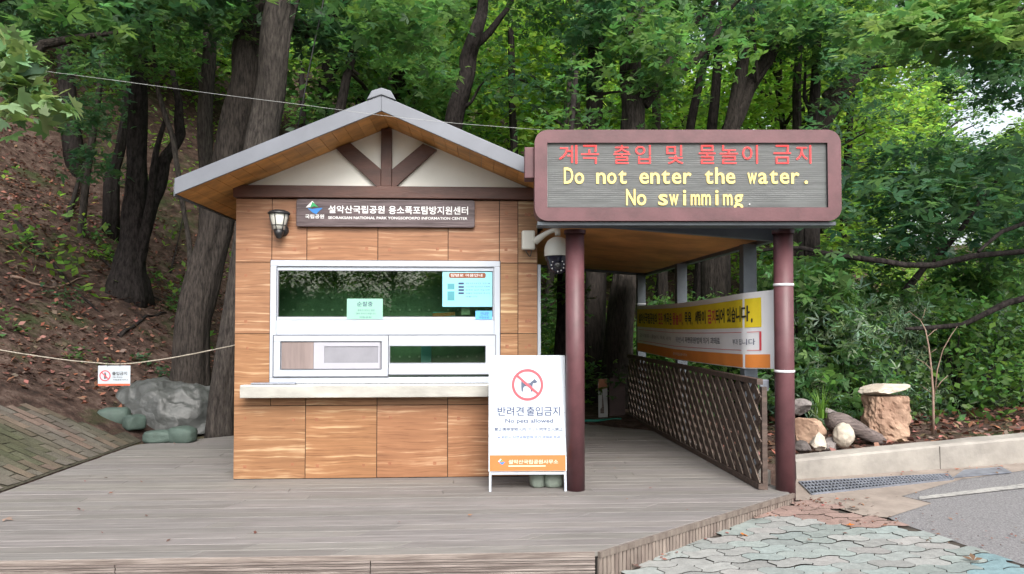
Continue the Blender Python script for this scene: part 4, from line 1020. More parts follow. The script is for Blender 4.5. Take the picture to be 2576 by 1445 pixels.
def sandbag(name, label, cat, c, sx, sy, sz, rz, m0, group=None, seed=0, knot=None):
    bm = bmesh.new(); bmesh.ops.create_icosphere(bm, subdivisions=4, radius=1)
    for v in bm.verts:
        p = v.co.copy(); k = lambda a: math.copysign(abs(a) ** .62, a)
        q = Vector((k(p.x) * sx, k(p.y) * sy, k(p.z) * sz))
        q *= 1 + .09 * mnoise.noise(p * 1.6 + Vector((seed, 0, 0))) + .035 * mnoise.noise(p * 6 + Vector((seed, 3, 0)))
        if knot is not None:
            t = max(0, (p.x * knot - .6)) / .4; q.y *= 1 - .75 * t * t; q.z *= 1 - .65 * t * t; q.x *= 1 + .12 * t
        q.z = max(q.z, -sz * .8)
        v.co = q
    for fa in bm.faces: fa.smooth = True
    me = bpy.data.meshes.new(name); bm.to_mesh(me); bm.free(); me.materials.append(m0)
    o = bpy.data.objects.new(name, me); COL.objects.link(o); o.location = c; o.rotation_euler = (0, 0, rz); return tag(o, label, cat, group)
for u, s_, lb in ((1352, .062, 'smaller pale green sandbag under the pavement sign'), (1392, .085, 'larger pale green sandbag under the pavement sign beside the maroon column')):
    p_ = gr(u, 1224); sandbag('sandbag', lb, 'sandbag', (p_.x, p_.y + .03, .085), s_, .10, .105, 0, mat('pale_green_bag', (.19, .225, .19), .6, .15, 5, .2, bscale=40), 'sandbags under the pavement sign', seed=u)

# ================================================================== LEFT: tarp pile, rope, sign
tc_ = gr(392, 1098)
mb = MB(); NA, NR = 180, 44
vs = []
for j in range(NR + 1):
    t = j / NR
    for i in range(NA):
        a = 2 * math.pi * i / NA; q = Vector((math.cos(a), math.sin(a), 0))
        rr = math.sin(t * math.pi / 2) ** .75
        rid = 1 - abs(mnoise.noise(Vector((q.x * 2.2 * t + 5, q.y * 2.2 * t, t * 1.5)))) * 2.2; rid2 = 1 - abs(mnoise.noise(Vector((q.x * 5 * t, q.y * 5 * t + 3, t * 3)))) * 2
        fold = 1 + .07 * t * rid2 * .6 + .04 * t * rid
        x_ = q.x * (.80 if q.x < 0 else .70) * rr * fold; y_ = q.y * .54 * rr * fold
        hz = .56 * (max(0, 1 - t ** 2.1)) ** .8
        hz *= 1 - .22 * max(0, x_) / .6 * (1 if x_ > 0 else 0)
        hz += (.055 * rid + .03 * rid2) * math.sin(math.pi * min(1, t * 1.15 + .05)) - .03 * (t > .3) * abs(mnoise.noise(Vector((a * 2.2, t * 6, 9))))
        for fq, am in ((3.1, .05), (6.5, .028), (13, .012)):
            hz += am * (.5 - abs(mnoise.noise(Vector((x_ * fq + y_ * fq * .5, y_ * fq * .55 - x_ * .4, fq))) * 1.6)) * math.sin(math.pi * min(1, t + .12))
        vs.append(Vector((tc_.x - .07 * (1 - t) + x_, tc_.y + .56 + y_, max(.004, hz))))
mb.add(vs, [(j * NA + i, j * NA + (i + 1) % NA, (j + 1) * NA + (i + 1) % NA, (j + 1) * NA + i) for j in range(NR) for i in range(NA)], 0, None, True)
tarp = tag(mb.build('tarp_cover', M['tarp'], base=(tc_.x, tc_.y, 0)), 'grey wrinkled tarpaulin heaped over a pile beside the tree trunks', 'tarpaulin')
for k_, (u, v, sx, sy, sz, rz, lb) in enumerate(((288, 1050, .17, .12, .10, .3, 'dark green sandbag holding the left end of the tarpaulin'), (338, 1066, .11, .10, .09, .9, 'small green sandbag tucked in the left fold of the tarpaulin'), (403, 1103, .165, .10, .075, .15, 'green sandbag lying at the front foot of the tarpaulin'), (458, 1100, .15, .11, .095, -.25, 'green sandbag with a tied neck at the right front of the tarpaulin'))):
    p_ = gr(u, v); p_ = at(u, v, (8.20, 8.14, 8.02, 8.02)[k_])
    sandbag('sandbag', lb, 'sandbag', (p_.x, p_.y, max(sz * .78, p_.z + .01)), sx, sy, sz, rz, M['sandbag'], 'sandbags weighing down the tarpaulin', seed=k_ * 5, knot=(1 if k_ == 2 else -1 if k_ == 3 else None))
rp = MB(); YP = 7.4; pp = []
for i in range(51):
    t = i / 50; u = -380 + (712 + 380) * t
    v = 878 + (870 - 878) * t + 0; s_ = 4 * t * (1 - t)
    v = np.interp(u, [-380, -60, 0, 60, 120, 180, 240, 285, 340, 420, 500, 590, 712], [800, 869, 881, 891, 900, 908, 913, 917, 914, 903, 888, 869, 838]); pp.append(at(u, v, YP + .6 * t * 0))
rp.tube(pp, [.0052 + .0016 * (i % 2) for i in range(51)], 6); tag(rp.build('barrier_rope', M['rope'], base=(0, 0, 0)), 'pale twisted rope sagging across the left path to the booth', 'rope')
f = Fr(at(246, 971, YP - .01), (1, .0, 0), (0, 0, 1)); w_, h_ = 77 / FPX * YP, 49 / FPX * YP
hs = thing('hanging_sign', 'small white no entry sign hanging from the rope', 'sign', f.o)
m_ = MB(); f.rect(m_, 0, w_, 0, h_, -.004, 0); m_.build('panel', M['paper'], hs)
m_ = MB(); f.rect(m_, .001, w_ - .001, .001, h_ * .10, .0004, .0012); m_.build('red_band', mat('red_orange_print', (.60, .11, .05), .5, .05), hs)
m_ = MB(); cx, cy2, r_ = w_ * .22, h_ * .50, h_ * .27; f.ring(m_, cx, cy2, r_ * .82, r_, .0012, .002, 0, 32); f.poly(m_, [(cx - r_ * .66, cy2 + r_ * .52), (cx - r_ * .52, cy2 + r_ * .66), (cx + r_ * .66, cy2 - r_ * .52), (cx + r_ * .52, cy2 - r_ * .66)], .0012, .002); m_.build('prohibition_ring', M['redprint'], hs)
m_ = MB(); f.poly(m_, [(cx - r_ * .16, cy2 - r_ * .6), (cx - r_ * .02, cy2 - r_ * .6), (cx, cy2 - r_ * .1), (cx + r_ * .1, cy2 - r_ * .6), (cx + r_ * .24, cy2 - r_ * .6), (cx + r_ * .16, cy2 + r_ * .3), (cx - r_ * .14, cy2 + r_ * .3)], .0004, .001); f.ring(m_, cx, cy2 + r_ * .46, 0, r_ * .13, .0004, .001, 0, 12); m_.build('walker_symbol', M['blackink'], hs)
m_ = MB(); text_fit(m_, f, '출입금지', w_ * .44, w_ * .90, h_ * .52, h_ * .70, .001, 0, .02); text_fit(m_, f, 'No Entry', w_ * .46, w_ * .76, h_ * .38, h_ * .46, .001, 0, .01); text_fit(m_, f, '국립공원사무소', w_ * .46, w_ * .94, h_ * .26, h_ * .33, .001, 0, .01); m_.build('lettering', M['blackink'], hs)
m_ = MB()
for t in (.3, .68): m_.tube([f.p(w_ * t, h_ * .96, .003), f.p(w_ * t, h_ * 1.02, .006), f.p(w_ * t, h_ + .025, 0)], [.0025] * 3, 6)
m_.build('hanging_loop', M['black'], hs)
# overhead wires
m_ = MB(); pts = []
for i in range(25):
    u = 70 + 1290 * i / 24; v = np.interp(u, [70, 300, 520, 760, 960, 1160, 1360], [174, 204, 234, 264, 291, 312, 327]); pts.append(at(u, v, 5.40 + .15 * (1 - i / 24)))
m_.tube(pts, [.0014] * 25, 5); tag(m_.build('overhead_wire', M['wirewhite'], base=(0, 0, 0)), 'thin pale wire stretched across in front of the trees to the sign', 'wire')
m_ = MB(); m_.tube([at(np.interp(v, [-60, 10, 170, 330, 345], [822, 812, 778, 748, 744]), v, 8.9) for v in (-60, 10, 90, 170, 250, 345)], [.010] * 6, 6); tag(m_.build('drop_cable', M['black'], base=(0, 0, 0)), 'black cable dropping from the trees to behind the booth roof', 'cable')

# ================================================================== RIGHT: retaining wall, grate, rocks
rw = MB(); n = 46; rows_ = []
L2 = (WB - WA).length
for i in range(n + 1):
    t = (i / n) * 2.1 * L2; b = WA + wdir * t
    hgt = np.interp(t, [0, L2 * .58, L2, 2.1 * L2], [.175, .215, .235, .30]); b.z = gz(b.x, b.y)
    j = lambda s: .006 * mnoise.noise(Vector((t * 3, s, 0)))
    rows_.append([b + Vector((0, 0, -.1)), b + Vector((0, 0, .02)) + wnor * j(1), b + Vector((0, 0, hgt * .5)) + wnor * (.004 + j(4)), b + Vector((0, 0, hgt - .018)) + wnor * (.008 + j(2)), b + Vector((0, 0, hgt + j(5))) + wnor * (.025 + j(3)), b + Vector((0, 0, hgt + .012 + j(6))) + wnor * .15, b + Vector((0, 0, hgt - .12)) + wnor * .17])
m_ = len(rows_[0]); rw.add([p for r_ in rows_ for p in r_], [(i * m_ + k_, (i + 1) * m_ + k_, (i + 1) * m_ + k_ + 1, i * m_ + k_ + 1) for i in range(n) for k_ in range(m_ - 1)], 0)
rw.f.append(list(range(m_))); rw.m.append(0); rw.c.append((1, 1, 1)); rw.smooth.append(False)
for t in (L2 * .62, L2 * 1.3):       # casting joints
    b = WA + wdir * t; b.z = gz(b.x, b.y); hg = np.interp(t, [0, L2 * .58, L2, 2.1 * L2], [.175, .215, .235, .30])
    rw.bar(b + wnor * -.001 + Vector((0, 0, .0)), b + wnor * .0075 + Vector((.004, 0, hg - .01)), .004, .006, (0, 1, 0), 1)
tag(rw.build('retaining_wall', [M['concrete'], M['gap']], base=(WA.x, WA.y, 0)), 'low weathered concrete retaining wall along the road edge', 'wall')
# drain grate
dg = thing('drain_grate', 'steel drain grate set in the ground along the concrete wall', 'drain grate', gp(2041, 1242))
ga, gb, gc, gd = gp(2010, 1214, .014), gp(2041, 1244, .014), gp(2398, 1206, .014), gp(2385, 1194, .014)
mb = MB()
for k_ in range(5):
    t = k_ / 4; a = ga.lerp(gb, t); b = gd.lerp(gc, t); mb.bar(a, b, .012, .02)
mb.build('long_bar', M['galv'], dg)
mb = MB()
for k_ in range(44):
    t = k_ / 43; mb.bar(ga.lerp(gd, t) + Vector((0, 0, .001)), gb.lerp(gc, t) + Vector((0, 0, .001)), .009, .016)
mb.build('cross_bar', M['galv'], dg)
mb = MB(); mb.add([p - Vector((0, 0, .0105)) + Vector((0, 0, .008)) for p in (ga, gb, gc, gd)], [(0, 1, 2, 3)]); mb.build('drain_channel', M['void'], dg)
m_ = MB(); q = [gp(2398, 1203, .014), gp(2425, 1184, .014), gp(2520, 1177, .014), gp(2545, 1190, .014)]; m_.prism(q, (0, 0, .008)); tag(m_.build('steel_cover', M['galv'], base=(0, 0, 0)), 'bluish steel cover plate at the far end of the drain grate', 'cover plate')

def rock(name, label, cat, c, sx, sy, sz, m0, seed, rz=0, tilt=(0, 0), cuts=9, smooth=False, sub=4):
    bm = bmesh.new(); bmesh.ops.create_icosphere(bm, subdivisions=sub, radius=1)
    rr = random.Random(seed); planes = []
    for _ in range(cuts):
        d = Vector((rr.uniform(-1, 1), rr.uniform(-1, 1), rr.uniform(-1, 1))).normalized(); planes.append((d, rr.uniform(.55, .85)))
    for v in bm.verts:
        p = v.co.copy()
        for d, h_ in planes:
            o_ = p.dot(d) - h_
            if o_ > 0: p -= d * o_
        p *= 1 + .09 * mnoise.noise(p * 2.5 + Vector((seed, 0, 0))) + .045 * mnoise.noise(p * 6.5 + Vector((seed, 4, 0))) + .02 * mnoise.noise(p * 15)
        v.co = Vector((p.x * sx, p.y * sy, p.z * sz))
    for fa in bm.faces: fa.smooth = smooth
    me = bpy.data.meshes.new(name); bm.to_mesh(me); bm.free(); me.materials.append(m0)
    o = bpy.data.objects.new(name, me); COL.objects.link(o); o.location = c; o.rotation_euler = (tilt[0], tilt[1], rz); return tag(o, label, cat)
YK = 6.85
def onpx(u, v, Y_): return at(u, v, Y_)
def pilrock():
    bm = bmesh.new(); p0 = at(2241, 1100, YK); W2, H2 = 95 / FPX * YK / 2, 112 / FPX * YK
    bmesh.ops.create_cube(bm, size=2); bmesh.ops.subdivide_edges(bm, edges=bm.edges[:], cuts=17, use_grid_fill=True)
    for v in bm.verts:
        p = v.co.copy(); n_ = mnoise.noise(p * 1.3 + Vector((4, 1, 0))); n2 = mnoise.noise(p * 3.5)
        tp = 1 - .06 * p.z; k_ = 1 + .22 * n_ + .10 * n2 + .05 * mnoise.noise(p * 8) - .10 * max(0, .12 - abs(mnoise.noise(p * 1.7 + Vector((9, 2, 1))))) / .12
        r_ = math.hypot(p.x, p.y); rnd_ = 1 / max(1, r_ / 1.15)
        v.co = Vector((p.x * W2 * tp * k_ * rnd_ * 1.08, p.y * W2 * .8 * tp * k_ * rnd_, H2 / 2 + p.z * H2 / 2))
    me = bpy.data.meshes.new('stone_pillar'); bm.to_mesh(me); bm.free(); me.materials.append(M['rockwarm'])
    o = bpy.data.objects.new('stone_pillar', me); COL.objects.link(o); o.location = (p0.x, p0.y + .1, p0.z - .03)
    tag(o, 'stout reddish brown upright rock carrying a flat pale stone', 'rock')
pilrock()
p_ = at(2240, 979, YK); rock('cap_stone', 'flat pale slab of stone balanced on the upright rock', 'rock', (p_.x, p_.y + .1, p_.z + .0), .26, .21, .050, M['rockpale'], 5, .2, (.0, -.17), 7)
p_ = at(2122, 1096, 6.55); rock('round_stone', 'smooth rounded pale stone on the bed behind the concrete wall', 'rock', (p_.x, p_.y, p_.z), .100, .085, .115, M['rockpale'], 9, .3, (0, .1), 0, True)
p_ = at(2058, 1112, 6.45); rock('angular_stone', 'small pointed white stone at the left end of the bed', 'rock', (p_.x, p_.y, p_.z - .01), .085, .07, .10, M['rockpale'], 21, .5, (0, .3), 10)
p_ = at(2040, 1075, 6.75); rock('red_rock', 'broad reddish rock below the grass tuft', 'rock', (p_.x, p_.y + .05, p_.z - .03), .17, .14, .15, M['rockwarm'], 33, .1, (0, 0), 9)
p_ = at(2018, 1125, 6.4); rock('dark_rock', 'dark grey rock tucked behind the maroon column', 'rock', (p_.x, p_.y, p_.z), .10, .08, .06, M['rockdark'], 41, .6)
p_ = at(2024, 1014, 7.1); rock('brown_rock', 'brown flat rock at the back of the bed near the railing', 'rock', (p_.x, p_.y + .05, p_.z - .05), .15, .13, .09, M['rockgrey'], 52, .9)
p_ = at(2106, 1044, 6.95); rock('grey_slab', 'curved grey slab behind the grass tuft', 'rock', (p_.x, p_.y, p_.z - .02), .17, .10, .055, M['rockgrey'], 61, .2, (.1, .45), 5, True)
p_ = at(2070, 1118, 6.6); rock('brown_stone', 'rough brown stone between the pointed and the rounded pale stones', 'rock', (p_.x + .07, p_.y, p_.z - .01), .09, .09, .09, M['rockgrey'], 72, 1.2, (.2, .2), 9)
m_ = MB(); a, b = at(2080, 1058, 6.8), at(2228, 1108, 6.75); m_.tube([a.lerp(b, t) + Vector((0, 0, .02 * math.sin(t * 5))) for t in [i / 10 for i in range(11)]], [.05, .085, .095, .095, .09, .085, .075, .065, .055, .045, .02], 12, wob=.55, seed=2)
tag(m_.build('driftwood_log', M['log'], base=(0, 0, 0)), 'dark weathered log lying between the stones behind the wall', 'log')

# grass tuft
def blades(n, h, spread, wd, lean):
    V_, Q_ = [], []
    for i in range(n):
        a = rnd.uniform(0, 2 * math.pi); d = Vector((math.cos(a), math.sin(a), 0)); b = d * rnd.uniform(0, spread); s_ = Vector((-d.y, d.x, 0)); hh = h * rnd.uniform(.5, 1.1); ln = lean * rnd.uniform(.1, 1.2)
        prev = None
        for k_ in range(5):
            t = k_ / 4; c = b + d * (ln * hh * t * t) + Vector((0, 0, hh * (t - .35 * t * t * ln))); w2 = wd * (1 - t * .92)
            V_ += [c - s_ * w2, c + s_ * w2]
            o_ = len(V_)
            if k_: Q_.append((o_ - 4, o_ - 3, o_ - 1, o_ - 2))
    return np.array([tuple(v) for v in V_]), np.array(Q_)
v_, q_ = blades(34, .34, .05, .008, .55); p_ = at(2066, 1052, 6.8)
tag(np_mesh('grass_tuft', v_ + np.array(p_), q_, nr.uniform(.7, 1.2, (len(q_), 1)) * np.ones((1, 3)), M['grassblade'], None, tuple(p_)), 'bright green tuft of grass growing on the reddish rock', 'grass tuft')
# bare sapling
sp_ = thing('bare_sapling', 'thin bare sapling with pale forked twigs behind the concrete wall', 'sapling', at(2347, 1085, 7.0)); sp_.location.z -= 0
m_ = MB()
def tw(pts, r0, r1): m_.tube([at(u, v, 7.0 + .05 * math.sin(u)) for u, v in pts], [r0 + (r1 - r0) * i / (len(pts) - 1) for i in range(len(pts))], 7)
tw([(2347, 1092), (2348, 1040), (2347, 985), (2343, 930), (2336, 870), (2328, 830), (2315, 805), (2296, 792)], .014, .003); m_.build('trunk', M['twig'], sp_)
m_ = MB(); tw([(2350, 1000), (2358, 930), (2372, 880), (2392, 845), (2408, 822)], .007, .002); tw([(2350, 985), (2368, 960), (2385, 945)], .006, .002); tw([(2342, 930), (2325, 912), (2305, 903)], .005, .002); tw([(2330, 850), (2350, 832), (2358, 828)], .004, .002); tw([(2338, 890), (2356, 878)], .004, .002); tw([(2346, 990), (2330, 980), (2315, 968)], .004, .002); tw([(2318, 806), (2324, 792), (2328, 776)], .003, .0015); tw([(2300, 794), (2288, 784), (2277, 790)], .003, .0015); tw([(2337, 880), (2322, 870)], .003, .0015); m_.build('branch', M['twig'], sp_)
v_, q_, t_ = leaf_quads(np.array([tuple(at(u + rnd.uniform(-14, 14), v + rnd.uniform(-10, 10), 7.0)) for u, v in ((2320, 792), (2385, 945), (2310, 903), (2310, 965), (2378, 950), (2330, 800)) for _ in range(9)]), .035)
np_mesh('foliage', v_, q_, t_, M['leafsilver'], sp_, sp_['origin'])

# ================================================================== TREES
GAPS = [(2290, 215, 70, 45), (2340, 245, 60, 40), (2535, 285, 40, 24), (2490, 325, 40, 20)]
def in_gap(p):
    q = Vector(p) - CAM; w_ = q.dot(fwd); u, v = 1288 + FPX * q.dot(rgt) / w_, V0 - FPX * q.dot(upv) / w_
    m_ = .45 * FPX / w_ * .6
    return any(abs(u - a) < c + m_ and abs(v - b) < d + m_ * .5 for a, b, c, d in GAPS)
def foliage_mesh(name, C, n, size, m0, parent, base, rx=.8, rz=.16, lobes=1, up=.72, tvar=.35, asp=.55):
    v, q, t = leaf_quads(spray_points(C, n, rx, rz), size, up, lobes, tvar, asp)
    o = np_mesh(name, v, q, t, m0, parent, base); return o
def tree(name, label, Y_, stems, crown=None, barkm='bark', cat='tree', group=None, wob=.22):
    """stems: list of pixel paths (u, v, width) at depth Y_; crown: dict"""
    u0, v0, _ = stems[0][0]; base = at(u0, v0, Y_); o = thing(name, label, cat, base, group)
    m_ = MB(); tips = []
    for k_, st in enumerate(stems):
        P_ = []; R_ = []
        us, vs, ws = [s[0] for s in st], [s[1] for s in st], [s[2] for s in st]; n_ = (len(st) - 1) * 6 + 1; tt = np.linspace(0, len(st) - 1, n_)
        for j, t in enumerate(tt):
            u, v, w_ = np.interp(t, range(len(st)), us), np.interp(t, range(len(st)), vs), np.interp(t, range(len(st)), ws)
            dy = .18 * mnoise.noise(Vector((t * .6, k_ * 3.1 + u0, 0))) + (.25 * t * (1 if k_ % 2 else -1) * .3 if k_ else 0)
            p = at(u, v, Y_); rr = w_ / 2 / FPX * Y_
            p += Vector((mnoise.noise(Vector((t, u0, 1))) * rr * .35, dy, 0)); P_.append(p); R_.append(rr)
        if k_ == 0: R_[0] *= 1.22; R_[1] *= 1.09; R_[2] *= 1.03; P_[0].z -= .15
        g_ = tz(P_[0].x, P_[0].y)
        if k_ == 0 and P_[0].z > g_ - .05: P_.insert(0, Vector((P_[0].x, P_[0].y, g_ - .2))); R_.insert(0, R_[0] * 1.15)
        m_.tube(P_, R_, 48 if R_[0] > .1 else 14, wob=wob, seed=u0 + k_); tips.append(P_[-1])
    m_.build('trunk', M[barkm], o)
    if crown:
        C_ = []
        for (u, v, dY, n_, su_, sv_) in crown['at']:
            for _ in range(n_):
                p_ = at(u + rnd.gauss(0, su_), v + rnd.gauss(0, sv_), Y_ + dY + rnd.gauss(0, crown.get('sy', .9)))
                if not in_gap(p_): C_.append(tuple(p_))
        foliage_mesh('crown', np.array(C_), crown.get('n', 70), crown.get('s', .10), M[crown.get('m', 'leafmid')], o, base, crown.get('rx', .6), crown.get('rz', .10), crown.get('l', 3), crown.get('up', .7))
    return o
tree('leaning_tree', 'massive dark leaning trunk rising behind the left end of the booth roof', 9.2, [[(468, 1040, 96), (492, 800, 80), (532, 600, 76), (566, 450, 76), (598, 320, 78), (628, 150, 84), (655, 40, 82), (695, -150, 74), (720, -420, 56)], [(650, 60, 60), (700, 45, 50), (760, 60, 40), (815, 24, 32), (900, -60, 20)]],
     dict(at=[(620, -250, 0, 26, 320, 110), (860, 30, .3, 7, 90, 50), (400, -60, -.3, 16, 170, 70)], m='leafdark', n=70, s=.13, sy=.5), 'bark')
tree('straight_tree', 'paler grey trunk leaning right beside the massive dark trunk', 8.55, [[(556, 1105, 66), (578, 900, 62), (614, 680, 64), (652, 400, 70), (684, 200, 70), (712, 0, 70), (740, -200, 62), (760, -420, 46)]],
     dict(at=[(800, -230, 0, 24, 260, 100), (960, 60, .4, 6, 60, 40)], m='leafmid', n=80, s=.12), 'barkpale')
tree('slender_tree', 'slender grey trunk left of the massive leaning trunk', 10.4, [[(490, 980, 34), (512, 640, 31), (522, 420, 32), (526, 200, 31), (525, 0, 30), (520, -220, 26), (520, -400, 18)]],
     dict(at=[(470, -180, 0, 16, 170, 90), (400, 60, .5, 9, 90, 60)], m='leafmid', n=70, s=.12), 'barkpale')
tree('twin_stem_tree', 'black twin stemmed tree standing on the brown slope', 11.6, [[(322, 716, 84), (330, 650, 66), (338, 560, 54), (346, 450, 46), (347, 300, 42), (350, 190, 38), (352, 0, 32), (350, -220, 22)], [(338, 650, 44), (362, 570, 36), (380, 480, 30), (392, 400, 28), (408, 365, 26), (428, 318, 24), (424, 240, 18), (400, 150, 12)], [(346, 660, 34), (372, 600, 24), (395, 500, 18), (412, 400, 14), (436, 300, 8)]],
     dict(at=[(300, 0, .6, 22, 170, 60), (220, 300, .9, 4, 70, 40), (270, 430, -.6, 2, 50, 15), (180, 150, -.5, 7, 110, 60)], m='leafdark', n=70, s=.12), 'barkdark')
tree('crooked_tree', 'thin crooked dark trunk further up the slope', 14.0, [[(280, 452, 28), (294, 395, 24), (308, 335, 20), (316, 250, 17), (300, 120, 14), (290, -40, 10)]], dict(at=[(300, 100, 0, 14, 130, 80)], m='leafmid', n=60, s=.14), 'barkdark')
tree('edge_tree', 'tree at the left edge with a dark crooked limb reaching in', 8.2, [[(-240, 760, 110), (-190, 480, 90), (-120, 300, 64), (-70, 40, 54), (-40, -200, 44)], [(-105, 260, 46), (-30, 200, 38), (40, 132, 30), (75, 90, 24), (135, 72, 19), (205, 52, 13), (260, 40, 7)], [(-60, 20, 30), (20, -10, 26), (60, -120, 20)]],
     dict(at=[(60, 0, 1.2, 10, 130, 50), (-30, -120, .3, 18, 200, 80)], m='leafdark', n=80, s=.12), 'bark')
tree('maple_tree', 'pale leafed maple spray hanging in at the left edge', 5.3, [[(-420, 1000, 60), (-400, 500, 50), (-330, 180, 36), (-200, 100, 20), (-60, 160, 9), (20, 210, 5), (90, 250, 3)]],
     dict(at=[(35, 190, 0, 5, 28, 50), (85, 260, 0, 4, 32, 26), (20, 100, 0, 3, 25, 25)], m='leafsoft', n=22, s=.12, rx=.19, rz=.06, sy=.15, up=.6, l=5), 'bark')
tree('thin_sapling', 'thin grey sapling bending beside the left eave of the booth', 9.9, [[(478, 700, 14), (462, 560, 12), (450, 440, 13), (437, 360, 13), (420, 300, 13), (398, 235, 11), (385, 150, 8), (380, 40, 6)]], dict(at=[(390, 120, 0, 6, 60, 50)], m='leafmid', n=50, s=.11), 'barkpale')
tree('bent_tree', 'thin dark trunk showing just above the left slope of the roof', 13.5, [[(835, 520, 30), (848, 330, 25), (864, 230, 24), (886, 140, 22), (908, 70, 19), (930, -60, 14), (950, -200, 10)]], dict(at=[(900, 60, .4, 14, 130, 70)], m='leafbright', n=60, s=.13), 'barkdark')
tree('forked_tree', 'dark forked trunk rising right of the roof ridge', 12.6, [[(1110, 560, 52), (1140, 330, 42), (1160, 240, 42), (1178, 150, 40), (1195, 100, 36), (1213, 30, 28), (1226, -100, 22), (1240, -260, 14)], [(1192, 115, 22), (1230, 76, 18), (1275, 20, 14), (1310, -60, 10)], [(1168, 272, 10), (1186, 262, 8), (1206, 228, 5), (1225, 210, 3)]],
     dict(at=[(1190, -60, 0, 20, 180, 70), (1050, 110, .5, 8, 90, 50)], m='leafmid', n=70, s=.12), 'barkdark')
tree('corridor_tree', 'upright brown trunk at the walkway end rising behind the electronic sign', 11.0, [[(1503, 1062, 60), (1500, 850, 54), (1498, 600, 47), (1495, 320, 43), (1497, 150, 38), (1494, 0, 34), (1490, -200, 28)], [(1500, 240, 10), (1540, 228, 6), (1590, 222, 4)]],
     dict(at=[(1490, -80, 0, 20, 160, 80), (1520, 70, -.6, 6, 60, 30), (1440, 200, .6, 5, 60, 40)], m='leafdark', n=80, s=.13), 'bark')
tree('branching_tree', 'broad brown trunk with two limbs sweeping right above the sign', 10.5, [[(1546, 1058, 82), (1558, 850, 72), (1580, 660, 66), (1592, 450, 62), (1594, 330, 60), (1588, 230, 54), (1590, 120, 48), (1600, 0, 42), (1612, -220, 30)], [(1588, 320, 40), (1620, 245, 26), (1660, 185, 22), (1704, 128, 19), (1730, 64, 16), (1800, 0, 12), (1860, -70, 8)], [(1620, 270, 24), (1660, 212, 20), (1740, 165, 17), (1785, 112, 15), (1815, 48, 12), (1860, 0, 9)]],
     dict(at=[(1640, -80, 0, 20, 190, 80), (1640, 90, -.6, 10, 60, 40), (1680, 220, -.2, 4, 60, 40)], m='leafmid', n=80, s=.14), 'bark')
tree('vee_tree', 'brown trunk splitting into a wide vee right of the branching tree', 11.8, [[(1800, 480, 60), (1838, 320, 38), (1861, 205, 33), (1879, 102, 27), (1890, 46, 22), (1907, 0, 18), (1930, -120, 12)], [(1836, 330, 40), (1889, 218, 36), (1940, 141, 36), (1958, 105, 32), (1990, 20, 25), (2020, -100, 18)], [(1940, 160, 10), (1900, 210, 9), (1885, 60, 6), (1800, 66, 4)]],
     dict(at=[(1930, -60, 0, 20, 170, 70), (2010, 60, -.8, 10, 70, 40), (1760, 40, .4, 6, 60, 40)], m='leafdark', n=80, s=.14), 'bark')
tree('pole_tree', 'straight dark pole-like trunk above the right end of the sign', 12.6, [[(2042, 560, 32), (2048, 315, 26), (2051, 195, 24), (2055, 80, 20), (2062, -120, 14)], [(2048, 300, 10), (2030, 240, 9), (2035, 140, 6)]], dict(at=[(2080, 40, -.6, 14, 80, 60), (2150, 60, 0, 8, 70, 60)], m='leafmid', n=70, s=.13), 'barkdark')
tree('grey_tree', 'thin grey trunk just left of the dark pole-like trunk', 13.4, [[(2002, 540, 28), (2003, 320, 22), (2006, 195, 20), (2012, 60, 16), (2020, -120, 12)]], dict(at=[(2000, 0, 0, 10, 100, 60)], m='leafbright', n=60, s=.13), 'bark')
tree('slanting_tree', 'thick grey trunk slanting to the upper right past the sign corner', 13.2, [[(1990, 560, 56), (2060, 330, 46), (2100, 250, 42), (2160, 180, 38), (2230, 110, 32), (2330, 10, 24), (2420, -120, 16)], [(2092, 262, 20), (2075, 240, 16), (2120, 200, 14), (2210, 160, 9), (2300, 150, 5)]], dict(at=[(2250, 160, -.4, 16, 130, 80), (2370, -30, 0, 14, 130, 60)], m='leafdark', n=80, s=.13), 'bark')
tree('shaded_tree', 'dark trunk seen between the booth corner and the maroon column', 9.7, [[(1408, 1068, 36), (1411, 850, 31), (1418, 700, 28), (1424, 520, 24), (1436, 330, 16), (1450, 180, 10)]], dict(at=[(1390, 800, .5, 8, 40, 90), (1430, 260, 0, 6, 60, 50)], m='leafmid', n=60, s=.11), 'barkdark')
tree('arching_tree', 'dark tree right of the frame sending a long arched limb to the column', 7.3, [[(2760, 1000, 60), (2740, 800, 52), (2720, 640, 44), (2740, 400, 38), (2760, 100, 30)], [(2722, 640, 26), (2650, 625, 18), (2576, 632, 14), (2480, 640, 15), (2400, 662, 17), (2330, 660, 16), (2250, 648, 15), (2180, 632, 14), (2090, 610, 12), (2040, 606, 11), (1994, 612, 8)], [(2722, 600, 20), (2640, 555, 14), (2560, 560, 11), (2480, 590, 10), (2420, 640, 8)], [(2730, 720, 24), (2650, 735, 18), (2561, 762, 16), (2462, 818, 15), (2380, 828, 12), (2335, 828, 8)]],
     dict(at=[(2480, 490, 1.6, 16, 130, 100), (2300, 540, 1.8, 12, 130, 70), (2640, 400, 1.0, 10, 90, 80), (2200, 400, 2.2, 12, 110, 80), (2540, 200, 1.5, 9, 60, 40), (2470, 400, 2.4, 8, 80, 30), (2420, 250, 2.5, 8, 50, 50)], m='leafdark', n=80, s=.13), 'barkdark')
tree('bowed_tree', 'thin dark tree bowed to the right above the roadside shrubs', 8.9, [[(2188, 960, 24), (2199, 853, 21), (2211, 819, 20), (2244, 780, 19), (2278, 723, 18), (2330, 668, 16), (2374, 627, 15), (2452, 535, 12), (2500, 470, 9), (2560, 380, 5)]], dict(at=[(2480, 440, 1.0, 12, 100, 80), (2250, 480, 1.8, 12, 120, 90), (2420, 720, 1.5, 12, 140, 60), (2150, 760, 1.8, 10, 90, 60)], m='leafmid', n=80, s=.13, sy=.6), 'barkdark')
